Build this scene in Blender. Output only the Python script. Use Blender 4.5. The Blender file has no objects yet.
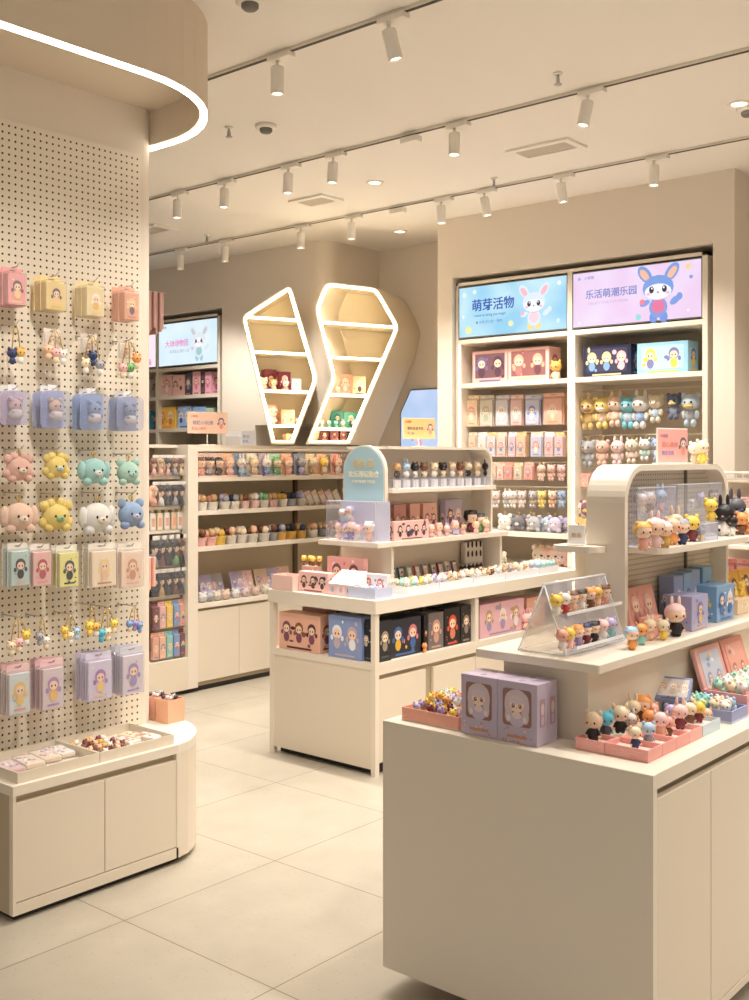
import bpy, bmesh, math, random
from mathutils import Vector, Matrix, Euler
R = math.radians
SC = bpy.context.scene
COL = SC.collection

# ------------------------------------------------------------------ camera
TH = R(40.39)
FW = Vector((math.cos(TH), math.sin(TH), 0)); RT = Vector((math.sin(TH), -math.cos(TH), 0)); UP = Vector((0, 0, 1))
EYE = Vector((0, 0, 1.5)); FPX = 1076.0; CX = 374.5; HY = 458.0
cd = bpy.data.cameras.new('camera'); cam = bpy.data.objects.new('camera', cd); COL.objects.link(cam)
cd.sensor_fit = 'HORIZONTAL'; cd.sensor_width = 36; cd.lens = 36 * FPX / 749; cd.shift_y = -(500 - HY) / 749
cd.clip_start = .05; cd.clip_end = 60
cam.location = EYE; cam.rotation_euler = Euler((R(90), 0, TH - R(90)), 'XYZ')
SC.camera = cam

# ------------------------------------------------------------------ light, exposure
SC.view_settings.view_transform = 'Standard'; SC.view_settings.look = 'None'
SC.view_settings.gamma = 1; SC.view_settings.use_curve_mapping = False
SC.view_settings.exposure = EXPO = 0.06
LAMP_COL = (1.0, .935, .855)
SPOT_W = 68.0
w = bpy.data.worlds.new('world'); SC.world = w; w.use_nodes = True
w.node_tree.nodes['Background'].inputs[0].default_value = (1.0, .925, .83, 1)
w.node_tree.nodes['Background'].inputs[1].default_value = 0.52
H = 3.07
SC.cycles.transparent_max_bounces = 24

# pixel column / pixel -> place on a real plane (used only to read positions off the survey of the shop)
def ray(px, py): return FW + RT * ((px - CX) / FPX) + UP * ((HY - py) / FPX)
def Yx(px, X): r = ray(px, HY); return r.y * X / r.x
def Xy(px, Y): r = ray(px, HY); return r.x * Y / r.y
def Zx(px, py, X): r = ray(px, py); return 1.5 + r.z * X / r.x
def Zy(px, py, Y): r = ray(px, py); return 1.5 + r.z * Y / r.y
def atz(px, py, z): r = ray(px, py); t = (z - 1.5) / r.z; return (r.x * t, r.y * t)

# ------------------------------------------------------------------ materials
def lin(c):
    out = []
    for v in c[:3]:
        v = v / 255.0; out.append(v / 12.92 if v <= .04045 else ((v + .055) / 1.055) ** 2.4)
    return tuple(out) + (1,)
MC = {}
def M(c, rough=.55, metal=0.0, noise=0.0, coat=0.0):
    k = (tuple(c), rough, metal, noise, coat)
    if k in MC: return MC[k]
    m = bpy.data.materials.new('paint'); m.use_nodes = True; n = m.node_tree.nodes; b = n['Principled BSDF']
    b.inputs['Base Color'].default_value = lin(c); b.inputs['Roughness'].default_value = rough; b.inputs['Metallic'].default_value = metal
    if coat: b.inputs['Coat Weight'].default_value = coat
    t = n.new('ShaderNodeTexNoise'); t.inputs['Scale'].default_value = 60 if not noise else 25
    if noise:
        r = n.new('ShaderNodeMix'); r.data_type = 'RGBA'; r.inputs[6].default_value = lin(c); r.inputs[7].default_value = lin([min(255, v * (1 - noise)) for v in c])
        m.node_tree.links.new(t.outputs[0], r.inputs[0]); m.node_tree.links.new(r.outputs[2], b.inputs['Base Color'])
        bu = n.new('ShaderNodeBump'); bu.inputs['Strength'].default_value = .5; bu.inputs['Distance'].default_value = .01
        t2 = n.new('ShaderNodeTexNoise'); t2.inputs['Scale'].default_value = 180
        m.node_tree.links.new(t2.outputs[0], bu.inputs['Height']); m.node_tree.links.new(bu.outputs[0], b.inputs['Normal'])
    else:
        n.remove(t)
    MC[k] = m; return m
def plush(c): return M([min(255, v + (255 - v) * .28) for v in c], .95, 0, .12)
def emis(c, s, base=(250, 245, 235)):
    k = ('e', tuple(c), s)
    if k in MC: return MC[k]
    m = bpy.data.materials.new('glow'); m.use_nodes = True; b = m.node_tree.nodes['Principled BSDF']
    b.inputs['Base Color'].default_value = lin(base if s > 1.5 else (20, 20, 20)); b.inputs['Emission Color'].default_value = lin(c); b.inputs['Emission Strength'].default_value = s
    b.inputs['Roughness'].default_value = .4
    MC[k] = m; return m
def clear(tint=(235, 240, 245), amt=.10, key='acr'):
    k = (key, tuple(tint), amt)
    if k in MC: return MC[k]
    m = bpy.data.materials.new('clear_plastic'); m.use_nodes = True; n = m.node_tree.nodes; l = m.node_tree.links
    for x in list(n): n.remove(x)
    o = n.new('ShaderNodeOutputMaterial'); tr = n.new('ShaderNodeBsdfTransparent'); tr.inputs[0].default_value = lin(tint)
    g = n.new('ShaderNodeBsdfPrincipled'); g.inputs['Base Color'].default_value = lin((240, 240, 245)); g.inputs['Roughness'].default_value = .12
    lw = n.new('ShaderNodeLayerWeight'); lw.inputs[0].default_value = .35
    mr = n.new('ShaderNodeMapRange'); mr.inputs[3].default_value = amt; mr.inputs[4].default_value = min(.9, amt + .28)
    mx = n.new('ShaderNodeMixShader')
    l.new(lw.outputs['Facing'], mr.inputs[0]); l.new(mr.outputs[0], mx.inputs[0]); l.new(tr.outputs[0], mx.inputs[1]); l.new(g.outputs[0], mx.inputs[2]); l.new(mx.outputs[0], o.inputs[0])
    MC[k] = m; return m

LAM = M((233, 223, 208), .38)          # cream laminate of the fittings
LAM2 = M((227, 215, 197), .42)         # cabinet doors
WALL = M((228, 217, 203), .75)
CEIL = M((238, 232, 224), .8)
NICHE = M((205, 195, 178), .7)
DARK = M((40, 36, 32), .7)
WHITE = M((240, 238, 232), .4)
STEEL = M((190, 188, 184), .3, .8)
BLACK = M((28, 27, 28), .6)
ACR = clear((250, 250, 252), .02); ACR2 = clear((247, 248, 253), .05)
BAG = clear((248, 248, 248), .05, 'bag')

# ------------------------------------------------------------------ mesh builder
class MB:
    def __init__(s): s.v = []; s.f = []; s.m = []; s.s = []
    def add(s, vs, fs, mat, smooth=False, mtx=None):
        o = len(s.v)
        s.v += [(mtx @ Vector(v)) if mtx else Vector(v) for v in vs]
        for f in fs: s.f.append([i + o for i in f]); s.m.append(mat); s.s.append(smooth)
        return s
    def box(s, x0, x1, y0, y1, z0, z1, mat, mtx=None):
        if x1 < x0: x0, x1 = x1, x0
        if y1 < y0: y0, y1 = y1, y0
        v = [(x0, y0, z0), (x1, y0, z0), (x1, y1, z0), (x0, y1, z0), (x0, y0, z1), (x1, y0, z1), (x1, y1, z1), (x0, y1, z1)]
        return s.add(v, [(0, 3, 2, 1), (4, 5, 6, 7), (0, 1, 5, 4), (1, 2, 6, 5), (2, 3, 7, 6), (3, 0, 4, 7)], mat, False, mtx)
    def rbox(s, x0, x1, y0, y1, z0, z1, mat, r=.004, seg=2, mtx=None, smooth=False):
        bm = bmesh.new(); bmesh.ops.create_cube(bm, size=1)
        for v in bm.verts: v.co = Vector(((x0 + x1) / 2 + v.co.x * (x1 - x0), (y0 + y1) / 2 + v.co.y * (y1 - y0), (z0 + z1) / 2 + v.co.z * (z1 - z0)))
        bmesh.ops.bevel(bm, geom=bm.edges[:], offset=r, segments=seg, affect='EDGES', profile=.5)
        bm.verts.index_update()
        s.add([v.co.copy() for v in bm.verts], [[v.index for v in f.verts] for f in bm.faces], mat, smooth, mtx); bm.free(); return s
    def ell(s, c, r, mat, seg=12, rings=8, mtx=None):
        if isinstance(r, (int, float)): r = (r, r, r)
        v = [(c[0], c[1], c[2] - r[2])]; f = []
        for i in range(1, rings):
            a = math.pi * i / rings
            for j in range(seg):
                b = 2 * math.pi * j / seg
                v.append((c[0] + r[0] * math.sin(a) * math.cos(b), c[1] + r[1] * math.sin(a) * math.sin(b), c[2] - r[2] * math.cos(a)))
        v.append((c[0], c[1], c[2] + r[2])); n = len(v) - 1
        for j in range(seg):
            k = (j + 1) % seg
            f.append((0, 1 + k, 1 + j)); f.append((n, n - seg + j, n - seg + k))
            for i in range(rings - 2): a = 1 + i * seg; f.append((a + j, a + k, a + seg + k, a + seg + j))
        return s.add(v, f, mat, True, mtx)
    def cyl(s, p0, p1, r0, r1, mat, seg=12, smooth=True, mtx=None):
        p0 = Vector(p0); p1 = Vector(p1); d = (p1 - p0).normalized()
        a = d.orthogonal().normalized(); b = d.cross(a); v = []; f = []
        for p, r in ((p0, r0), (p1, r1)):
            for j in range(seg): t = 2 * math.pi * j / seg; v.append(p + a * r * math.cos(t) + b * r * math.sin(t))
        for j in range(seg): k = (j + 1) % seg; f.append((j, k, seg + k, seg + j))
        s.add(v, f, mat, smooth, mtx)
        s.add(v[:seg], [list(range(seg))[::-1]], mat, False, mtx); s.add(v[seg:], [list(range(seg))], mat, False, mtx); return s
    def tube(s, pts, r, mat, seg=8, closed=False, mtx=None):
        pts = [Vector(p) for p in pts]; n = len(pts); v = []; f = []; up = None
        for i, p in enumerate(pts):
            if closed: t = pts[(i + 1) % n] - pts[i - 1]
            else: t = pts[min(i + 1, n - 1)] - pts[max(i - 1, 0)]
            t.normalize()
            up = t.orthogonal().normalized() if up is None else (up - t * up.dot(t)).normalized()
            b = t.cross(up)
            for j in range(seg): a = 2 * math.pi * j / seg; v.append(p + up * r * math.cos(a) + b * r * math.sin(a))
        for i in range(n if closed else n - 1):
            for j in range(seg): k = (j + 1) % seg; i2 = (i + 1) % n; f.append((i * seg + j, i * seg + k, i2 * seg + k, i2 * seg + j))
        if not closed: f.append(tuple(range(seg))[::-1]); f.append(tuple(range((n - 1) * seg, n * seg)))
        return s.add(v, f, mat, True, mtx)
    def lathe(s, prof, mat, seg=16, c=(0, 0, 0), mtx=None, smooth=True):
        v = []; f = []; n = len(prof)
        for (r, z) in prof:
            for j in range(seg): a = 2 * math.pi * j / seg; v.append((c[0] + r * math.cos(a), c[1] + r * math.sin(a), c[2] + z))
        for i in range(n - 1):
            for j in range(seg): k = (j + 1) % seg; f.append((i * seg + j, i * seg + k, (i + 1) * seg + k, (i + 1) * seg + j))
        return s.add(v, f, mat, smooth, mtx)
    def prism(s, poly, a, b, mat, ax='z', mtx=None, smooth=False, sidemat=None):
        # polygon in the plane across axis ax, from a to b
        def P(u, w, t): return {'z': (u, w, t), 'y': (u, t, w), 'x': (t, u, w)}[ax]
        n = len(poly); v = [P(u, w, a) for u, w in poly] + [P(u, w, b) for u, w in poly]
        s.add(v, [list(range(n))[::-1], list(range(n, 2 * n))], mat, False, mtx)
        s.add(v, [(i, (i + 1) % n, n + (i + 1) % n, n + i) for i in range(n)], sidemat or mat, smooth, mtx); return s
    def ring(s, outer, inner, a, b, mat, ax='z', mtx=None, smooth=False):
        def P(u, w, t): return {'z': (u, w, t), 'y': (u, t, w), 'x': (t, u, w)}[ax]
        n = len(outer); L = [P(u, w, a) for u, w in outer] + [P(u, w, b) for u, w in outer] + [P(u, w, a) for u, w in inner] + [P(u, w, b) for u, w in inner]
        f1 = []; f2 = []
        for i in range(n):
            k = (i + 1) % n
            f1 += [(i, k, 2 * n + k, 2 * n + i), (n + i, n + k, 3 * n + k, 3 * n + i)]
            f2 += [(i, k, n + k, n + i), (2 * n + i, 2 * n + k, 3 * n + k, 3 * n + i)]
        s.add(L, f1, mat, False, mtx); s.add(L, f2, mat, smooth, mtx); return s
    def flat(s, c, rx, rz, y, mat, seg=12, mtx=None):   # ellipse printed on a face that looks along -y
        s.k = (getattr(s, 'k', 0) + 1) % 24; y -= s.k * 8e-6
        return s.add([(c[0] + rx * math.cos(2 * math.pi * j / seg), y, c[1] + rz * math.sin(2 * math.pi * j / seg)) for j in range(seg)], [list(range(seg))], mat, False, mtx)
    def rect(s, x0, x1, z0, z1, y, mat, mtx=None):
        return s.add([(x0, y, z0), (x1, y, z0), (x1, y, z1), (x0, y, z1)], [(0, 1, 2, 3)], mat, False, mtx)
    def join(s, o, mtx=None):
        n = len(s.v); s.v += [(mtx @ v) if mtx else v for v in o.v]; s.f += [[i + n for i in f] for f in o.f]; s.m += o.m; s.s += o.s; return s
    def mesh(s, name='mesh'):
        me = bpy.data.meshes.new(name); me.from_pydata([tuple(v) for v in s.v], [], s.f)
        mats = []
        for i, p in enumerate(me.polygons):
            if s.m[i] not in mats: mats.append(s.m[i])
            p.material_index = mats.index(s.m[i]); p.use_smooth = s.s[i]
        for m in mats: me.materials.append(m)
        bm = bmesh.new(); bm.from_mesh(me)
        bmesh.ops.remove_doubles(bm, verts=bm.verts, dist=1e-6)
        bmesh.ops.recalc_face_normals(bm, faces=bm.faces); bm.to_mesh(me); bm.free(); me.update(); return me
    def build(s, name, parent=None, loc=(0, 0, 0), rz=0.0, label=None):
        o = bpy.data.objects.new(name, s.mesh(name)); COL.objects.link(o); o.location = loc; o.rotation_euler = (0, 0, rz)
        if parent: o.parent = parent
        if label: o['label'] = label
        return o
def rr(x0, x1, z0, z1, r, seg=6, corners=(1, 1, 1, 1)):
    # rounded rectangle, corners: low-left, low-right, high-right, high-left
    out = []
    for (cx, cz, a0, on) in ((x0, z0, 180, corners[0]), (x1, z0, 270, corners[1]), (x1, z1, 0, corners[2]), (x0, z1, 90, corners[3])):
        if not on: out.append((cx, cz)); continue
        ox = cx + (r if cx == x0 else -r); oz = cz + (r if cz == z0 else -r)
        for i in range(seg + 1): a = R(a0 + 90 * i / seg); out.append((ox + r * math.cos(a), oz + r * math.sin(a)))
    return out
def tag(o, label, cat, group=None, kind=None):
    if label: o['label'] = label
    if cat: o['category'] = cat
    if group: o['group'] = group
    if kind: o['kind'] = kind
    return o
def thing(name, label, cat, loc=(0, 0, 0), rz=0.0, group=None):
    o = bpy.data.objects.new(name, None); COL.objects.link(o); o.empty_display_size = .05
    o.location = loc; o.rotation_euler = (0, 0, rz); return tag(o, label, cat, group)
def struct(name, mb): o = mb.build(name); o['kind'] = 'structure'; return o
def text(s, size, mat, align='LEFT', bold=0.0, depth=0.0008):
    # lettering as mesh data, lying in x/z, facing -y
    c = bpy.data.curves.new('lettering', 'FONT'); c.body = s; c.size = size; c.align_x = align; c.offset = bold * size; c.extrude = depth; c.resolution_u = 2
    o = bpy.data.objects.new('lettering', c); COL.objects.link(o)
    dg = bpy.context.evaluated_depsgraph_get(); me = o.evaluated_get(dg).to_mesh()
    mb = MB(); vs = [(v.co.x, -v.co.z, v.co.y) for v in me.vertices]
    mb.add(vs, [list(p.vertices) for p in me.polygons], mat, False)
    o.evaluated_get(dg).to_mesh_clear(); bpy.data.objects.remove(o); bpy.data.curves.remove(c); return mb
T = Matrix.Translation
def ROT(a, ax): return Matrix.Rotation(R(a), 4, ax)
def ordn(i, n):
    W = ['first', 'second', 'third', 'fourth', 'fifth', 'sixth', 'seventh', 'eighth', 'ninth', 'tenth', 'eleventh', 'twelfth']
    if n == 1: return ''
    if i == 0: return 'leftmost'
    if i == n - 1: return 'rightmost'
    return W[i] + ' from left'
# ------------------------------------------------------------------ room shell
def floor_mat():
    m = bpy.data.materials.new('terrazzo_tiles'); m.use_nodes = True; n = m.node_tree.nodes; l = m.node_tree.links; b = n['Principled BSDF']
    g = n.new('ShaderNodeTexCoord'); mp = n.new('ShaderNodeMapping'); l.new(g.outputs['Object'], mp.inputs[0])
    mp.inputs['Location'].default_value = (-2.132 + .68 * 10, -2.879 + .69 * 10, 0)
    br = n.new('ShaderNodeTexBrick'); br.offset = 0; br.squash = 1; l.new(mp.outputs[0], br.inputs[0])
    br.inputs['Scale'].default_value = 1; br.inputs['Brick Width'].default_value = .68; br.inputs['Row Height'].default_value = .69
    br.inputs['Mortar Size'].default_value = .0022; br.inputs['Mortar Smooth'].default_value = .1; br.inputs['Bias'].default_value = 0
    br.inputs['Color1'].default_value = lin((194, 185, 168)); br.inputs['Color2'].default_value = lin((189, 180, 163)); br.inputs['Mortar'].default_value = lin((128, 116, 98))
    vo = n.new('ShaderNodeTexVoronoi'); vo.inputs['Scale'].default_value = 55; l.new(g.outputs['Object'], vo.inputs['Vector'])
    rp = n.new('ShaderNodeMapRange'); rp.inputs[1].default_value = .05; rp.inputs[2].default_value = .26; rp.inputs[3].default_value = 1; rp.inputs[4].default_value = 0
    l.new(vo.outputs['Distance'], rp.inputs[0])
    ns = n.new('ShaderNodeTexNoise'); ns.inputs['Scale'].default_value = 6; ns.inputs['Detail'].default_value = 6; l.new(g.outputs['Object'], ns.inputs['Vector'])
    r2 = n.new('ShaderNodeMapRange'); r2.inputs[1].default_value = .5; r2.inputs[2].default_value = .62; l.new(vo.outputs['Color'], r2.inputs[0])
    mu = n.new('ShaderNodeMath'); mu.operation = 'MULTIPLY'; l.new(rp.outputs[0], mu.inputs[0]); l.new(r2.outputs[0], mu.inputs[1])
    mu2 = n.new('ShaderNodeMath'); mu2.operation = 'MULTIPLY'; mu2.inputs[1].default_value = .6; l.new(mu.outputs[0], mu2.inputs[0])
    mx = n.new('ShaderNodeMix'); mx.data_type = 'RGBA'; l.new(mu2.outputs[0], mx.inputs[0]); l.new(br.outputs[0], mx.inputs[6]); mx.inputs[7].default_value = lin((160, 145, 118))
    mx2 = n.new('ShaderNodeMix'); mx2.data_type = 'RGBA'; mx2.blend_type = 'MULTIPLY'; mx2.inputs[0].default_value = .25; l.new(mx.outputs[2], mx2.inputs[6]); l.new(ns.outputs[0], mx2.inputs[7])
    l.new(mx2.outputs[2], b.inputs['Base Color']); b.inputs['Roughness'].default_value = .33
    return m
FLOOR = floor_mat()
struct('floor', MB().box(-2.5, 6.8, -2.6, 9.0, -.05, 0, FLOOR))
struct('ceiling', MB().box(-2.5, 6.8, -2.6, 9.0, H, H + .05, CEIL))
NT = 2.68
b = MB()                                                    # back wall with the tall shelving niche
ya, yb = Yx(713, 5.7), Yx(452, 5.7)
b.box(5.7, 6.25, 2.29, ya, 0, NT, WALL); b.box(5.7, 6.25, yb, 4.30, 0, NT, WALL); b.box(5.7, 6.25, 2.29, 4.30, NT, H, WALL); b.box(6.2, 6.25, ya, yb, 0, NT, NICHE)
struct('wall_back', b)
yc = Yx(222, 5.65)
b = MB()                                                    # bulkhead and far part of the back wall, rounded end
poly = rr(5.65, 6.25, 5.27, 6.0, .14, 8, (1, 0, 0, 0)) ; b.prism(poly, 1.75, H, WALL, 'z', smooth=False)
b.box(5.65, 6.25, 6.0, yc, 0, H, WALL); b.box(5.65, 6.25, yc, 9.0, NT, H, WALL); b.box(6.2, 6.25, yc, 9.0, 0, NT, NICHE)
struct('wall_far', b)
struct('wall_recess', MB().box(6.25, 6.4, 1.0, 9.0, 0, H, WALL))
b = MB().box(6.10, 6.25, -2.6, 2.29, 0, H, WALL); struct('wall_back_right', b)
struct('wall_left', MB().box(-2.5, 6.8, 9.0, 9.1, 0, H, WALL))
struct('wall_right', MB().box(1.5, 6.8, -2.7, -2.6, 0, H, WALL))
# door in the wall past the tall shelving
d = MB().box(6.085, 6.10, .9, 1.95, 0, 2.2, M((214, 200, 186), .5)); do = struct('door_1', d)
f = MB().box(6.07, 6.10, 1.95, 1.99, 0, 2.24, LAM); f.box(6.07, 6.10, .86, .9, 0, 2.24, LAM); f.box(6.07, 6.10, .86, 1.99, 2.2, 2.24, LAM); f.build('door_frame', do)

# left partition with pegboard, soffit and light ring above
def stadium(x0, x1, yc_, r, seg=14):                         # rounded at +x end, square at -x
    p = [(x0, yc_ - r)]
    for i in range(seg + 1): a = R(-90 + 180 * i / seg); p.append((x1 - r + r * math.cos(a), yc_ + r * math.sin(a)))
    p.append((x0, yc_ + r)); return p
PY = 3.47                                                   # face of the pegboard
b = MB(); b.prism(rr(-.6, 2.718, PY + .004, PY + .16, .05, 6, (0, 1, 1, 0)), .44, H, WALL); struct('wall_partition', b)
b = MB()
def soft(off, rc=.56):
    return rr(-.8, 2.735 + off, 2.815 - off, 4.05 + off, rc + off, 10, (0, 1, 1, 0))
SOF = M((222, 208, 188), .8); b.prism(soft(-.001), 2.89, H - .001, SOF, smooth=False); b.ring(soft(0), soft(-.03), 2.754, H - .002, SOF, 'z'); o = struct('trim_soffit', b)
b = MB(); b.ring(soft(-.002), soft(-.020), 2.742, 2.754, emis((255, 244, 226), 7.0), 'z'); o = b.build('light_strip')
tag(o, 'glowing light strip round the lower edge of the curved ceiling drop above the pegboard', 'light')

# ------------------------------------------------------------------ ceiling fittings
TX = [2.93, 4.065, 5.18]
TRK = M((222, 214, 200), .5); TRD = M((60, 54, 48), .6)
def sY(px, X): return Yx(px, X)
CW = M((236, 230, 220), .4)
def spot_parts(tilt_x, tilt_y):
    ad = MB().rbox(-.02, .02, -.06, .06, -.02, 0, CW, .003)
    arm = MB().cyl((0, .02, -.02), (0, .02, -.042), .006, .006, CW, 8)
    m = T((0, .02, -.042)) @ ROT(tilt_x, 'X') @ ROT(tilt_y, 'Y')
    bd = MB().lathe([(.0, 0), (.023, 0), (.026, -.004), (.026, -.108), (.0225, -.108), (.022, -.099), (0, -.099)], CW, 20, mtx=m)
    le = MB().lathe([(.0, -.1), (.022, -.1), (.022, -.1005), (0, -.1005)], emis((255, 240, 214), 9.0), 16, mtx=m)
    return ad, arm, bd, le, m
def spotlight(X, Y, tx, ty, label, W, cone=112):
    t = thing('track_spotlight', label, 'spotlight', (X, Y, H - .013), 0, 'white track spotlights under the ceiling')
    ad, arm, bd, le, m = spot_parts(tx, ty)
    ad.build('track_adapter', t); arm.build('swivel_arm', t); o = bd.build('lamp_housing', t); le.build('lens', o)
    L = bpy.data.lights.new('bulb', 'SPOT'); L.energy = W; L.color = LAMP_COL; L.spot_size = R(cone); L.spot_blend = .9; L.shadow_soft_size = .03
    lo = bpy.data.objects.new('bulb', L); COL.objects.link(lo); lo.parent = t; lo.matrix_local = m @ T((0, 0, -.115))
for i, X in enumerate(TX):
    b = MB(); b.box(X - .012, X + .012, -2.4, 8.9, H - .012, H - .0005, TRK); b.box(X - .008, X + .008, -2.4, 8.9, H - .0135, H - .0115, TRD)
    tag(b.build('ceiling_track'), 'thin white lighting track on the ceiling, %s' % ['nearest of the three', 'middle one of the three', 'farthest of the three near the back wall'][i], 'lighting track')
rows = [([(281, 0, 0), (393, -8, -12)], 0), ([(180, 0, 3), (227, 0, 3), (291, 0, 2), (336, 0, 4), (458, -3, 6), (592, 8, 8)], 1),
        ([(182, 0, 0), (227, 0, 0), (303, 0, 0), (354, 0, 0), (444, 0, 0), (487, -8, -6), (564, -6, -4), (658, 0, 3)], 2)]
nm = ['nearest track', 'middle track', 'farthest track']
for sp, ti in rows:
    for k, (px, tx, ty) in enumerate(sp):
        spotlight(TX[ti], sY(px, TX[ti]), tx, ty, 'white cylinder spotlight on the %s, %s' % (nm[ti], ordn(k, len(sp))), SPOT_W)
# the same tracks carry on past the edges of the view
for X, ys in ((2.93, (1.3, .6, -.4, -1.6)), (4.065, (1.2, 0, -1.4)), (5.18, (1.4, .2, -1.2)), ):
    for q, y in enumerate(ys): spotlight(X, y, 6, 0, 'white track spotlight outside the right picture edge, %s track, %s' % ('near' if X < 3 else 'middle' if X < 5 else 'far', ordn(q, len(ys))), SPOT_W)
for y, tx, ty, k in ((2.1, 40, -16, .85), (1.5, 46, 4, .8), (-1.2, 0, -8, 1)):  # added unseen spots; the left and middle ones brighten the pegboard
    spotlight(1.75, y, tx, ty, 'added white track spotlight above the front aisle, unseen outside the view, %s' % ('left' if y > 1.8 else 'middle' if y > 0 else 'right'), SPOT_W * k, 62 if y > 0 else 112)
b = MB(); b.box(1.75 - .017, 1.75 + .017, -2.4, 2.7, H - .022, H - .0005, TRK); tag(b.build('ceiling_track'), 'added white lighting track over the front aisle, unseen outside the view', 'lighting track')  # track added to carry the added aisle spots
for px, py in ((411, 133), (398, 207)):                      # blank feed adapters on the tracks
    ti = 1 if py < 150 else 2
    tag(MB().rbox(-.025, .025, -.05, .05, -.03, 0, CW, .004).build('track_connector', None, (TX[ti], sY(px, TX[ti]), H - .022)), 'small white connector box on the %s' % nm[ti], 'connector')
def vent(px, py, label, lx=.5, ly=.26):
    x, y = atz(px, py, H); t = thing('ceiling_vent', label, 'vent', (x, y, H), 0)
    f = MB().ring([(-lx / 2, -ly / 2), (lx / 2, -ly / 2), (lx / 2, ly / 2), (-lx / 2, ly / 2)], [(-lx / 2 + .035, -ly / 2 + .035), (lx / 2 - .035, -ly / 2 + .035), (lx / 2 - .035, ly / 2 - .035), (-lx / 2 + .035, ly / 2 - .035)], -.012, -.0005, CEIL, 'z'); f.build('frame', t)
    g = MB(); n = 14
    g.box(-lx / 2 + .03, lx / 2 - .03, -ly / 2 + .03, ly / 2 - .03, -.002, -.0008, M((150, 138, 120), .8))
    for i in range(n): xx = -lx / 2 + .045 + (lx - .09) * i / (n - 1); g.box(xx - .004, xx + .004, -ly / 2 + .036, ly / 2 - .036, -.010, -.003, M((190, 180, 165), .6))
    g.build('grille', t)
vent(546, 148, 'large rectangular air vent in the ceiling between the middle and farthest tracks', .2, .36)
vent(316, 200, 'smaller air vent in the ceiling left of the downlights', .2, .28)
vent(152, 229, 'air vent in the ceiling half hidden behind the pegboard column', .2, .3)
def downlight(px, py, label, on=True):
    x, y = atz(px, py, H); t = thing('downlight', label, 'ceiling light', (x, y, H))
    MB().lathe([(.05, -.0005), (.05, -.006), (.036, -.009), (.034, -.002)], CW, 20).build('rim', t)
    MB().lathe([(0, -.0015), (.0345, -.002)], emis((255, 240, 214), 9.0), 20).build('lens', t)
downlight(739, 103, 'small round downlight in the ceiling near the right edge'); downlight(375, 182, 'small round downlight in the ceiling just right of the square vent'); downlight(400, 231, 'small round downlight in the ceiling recess above the lit niche shelves')
def sprinkler(px, py, label):
    x, y = atz(px, py, H); t = thing('sprinkler', label, 'sprinkler', (x, y, H))
    MB().lathe([(0, -.0005), (.02, -.0005), (.018, -.006), (.006, -.008)], CW, 14).build('escutcheon', t)
    h = MB().cyl((0, 0, -.01), (0, 0, -.045), .006, .005, STEEL, 8); h.lathe([(0, -.046), (.016, -.046), (.016, -.049), (0, -.049)], STEEL, 12); h.box(-.01, -.008, -.002, .002, -.046, -.02, STEEL); h.box(.008, .01, -.002, .002, -.046, -.02, STEEL); h.build('head', t)
sprinkler(229, 127, 'small silver ceiling sprinkler head beside the curved ceiling drop'); sprinkler(558, 73, 'small silver ceiling sprinkler head above the middle track'); sprinkler(207, 235, 'small ceiling sprinkler head in front of the farthest track, left side'); sprinkler(494, 178, 'small ceiling sprinkler head between the middle and farthest tracks')
def detector(px, py, label):
    x, y = atz(px, py, H); t = thing('smoke_detector', label, 'smoke detector', (x, y, H))
    MB().lathe([(0, -.0005), (.05, -.0005), (.05, -.014), (.038, -.018), (0, -.018)], CW, 20).build('base', t)
    MB().lathe([(.030, -.018), (.030, -.03), (.022, -.038), (0, -.04)], M((120, 115, 108), .6), 18).build('sensor', t)
detector(266, 125, 'round white smoke detector on the ceiling right of the curved drop'); detector(250, -1, 'round ceiling detector cut off by the top edge of the picture'); detector(748, 108, 'round ceiling detector at the right edge beside a downlight')
# ------------------------------------------------------------------ fittings
PEGM = {}
def peg_mat(pitch, rad, ax=(0, 2), base=(234, 224, 206)):
    k = (pitch, rad, ax)
    if k in PEGM: return PEGM[k]
    m = bpy.data.materials.new('pegboard'); m.use_nodes = True; n = m.node_tree.nodes; l = m.node_tree.links; b = n['Principled BSDF']
    g = n.new('ShaderNodeTexCoord'); sp = n.new('ShaderNodeSeparateXYZ'); l.new(g.outputs['Object'], sp.inputs[0]); q = []
    for a in ax:
        d = n.new('ShaderNodeMath'); d.operation = 'MULTIPLY'; d.inputs[1].default_value = 1 / pitch; l.new(sp.outputs[a], d.inputs[0])
        f = n.new('ShaderNodeMath'); f.operation = 'FRACT'; l.new(d.outputs[0], f.inputs[0])
        s = n.new('ShaderNodeMath'); s.operation = 'SUBTRACT'; s.inputs[1].default_value = .5; l.new(f.outputs[0], s.inputs[0])
        p = n.new('ShaderNodeMath'); p.operation = 'POWER'; p.inputs[1].default_value = 2; l.new(s.outputs[0], p.inputs[0]); q.append(p)
    a = n.new('ShaderNodeMath'); a.operation = 'ADD'; l.new(q[0].outputs[0], a.inputs[0]); l.new(q[1].outputs[0], a.inputs[1])
    c = n.new('ShaderNodeMath'); c.operation = 'LESS_THAN'; c.inputs[1].default_value = (rad / pitch) ** 2; l.new(a.outputs[0], c.inputs[0])
    mx = n.new('ShaderNodeMix'); mx.data_type = 'RGBA'; l.new(c.outputs[0], mx.inputs[0]); mx.inputs[6].default_value = lin(base); mx.inputs[7].default_value = lin((62, 48, 34))
    l.new(mx.outputs[2], b.inputs['Base Color']); b.inputs['Roughness'].default_value = .5
    PEGM[k] = m; return m

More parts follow.
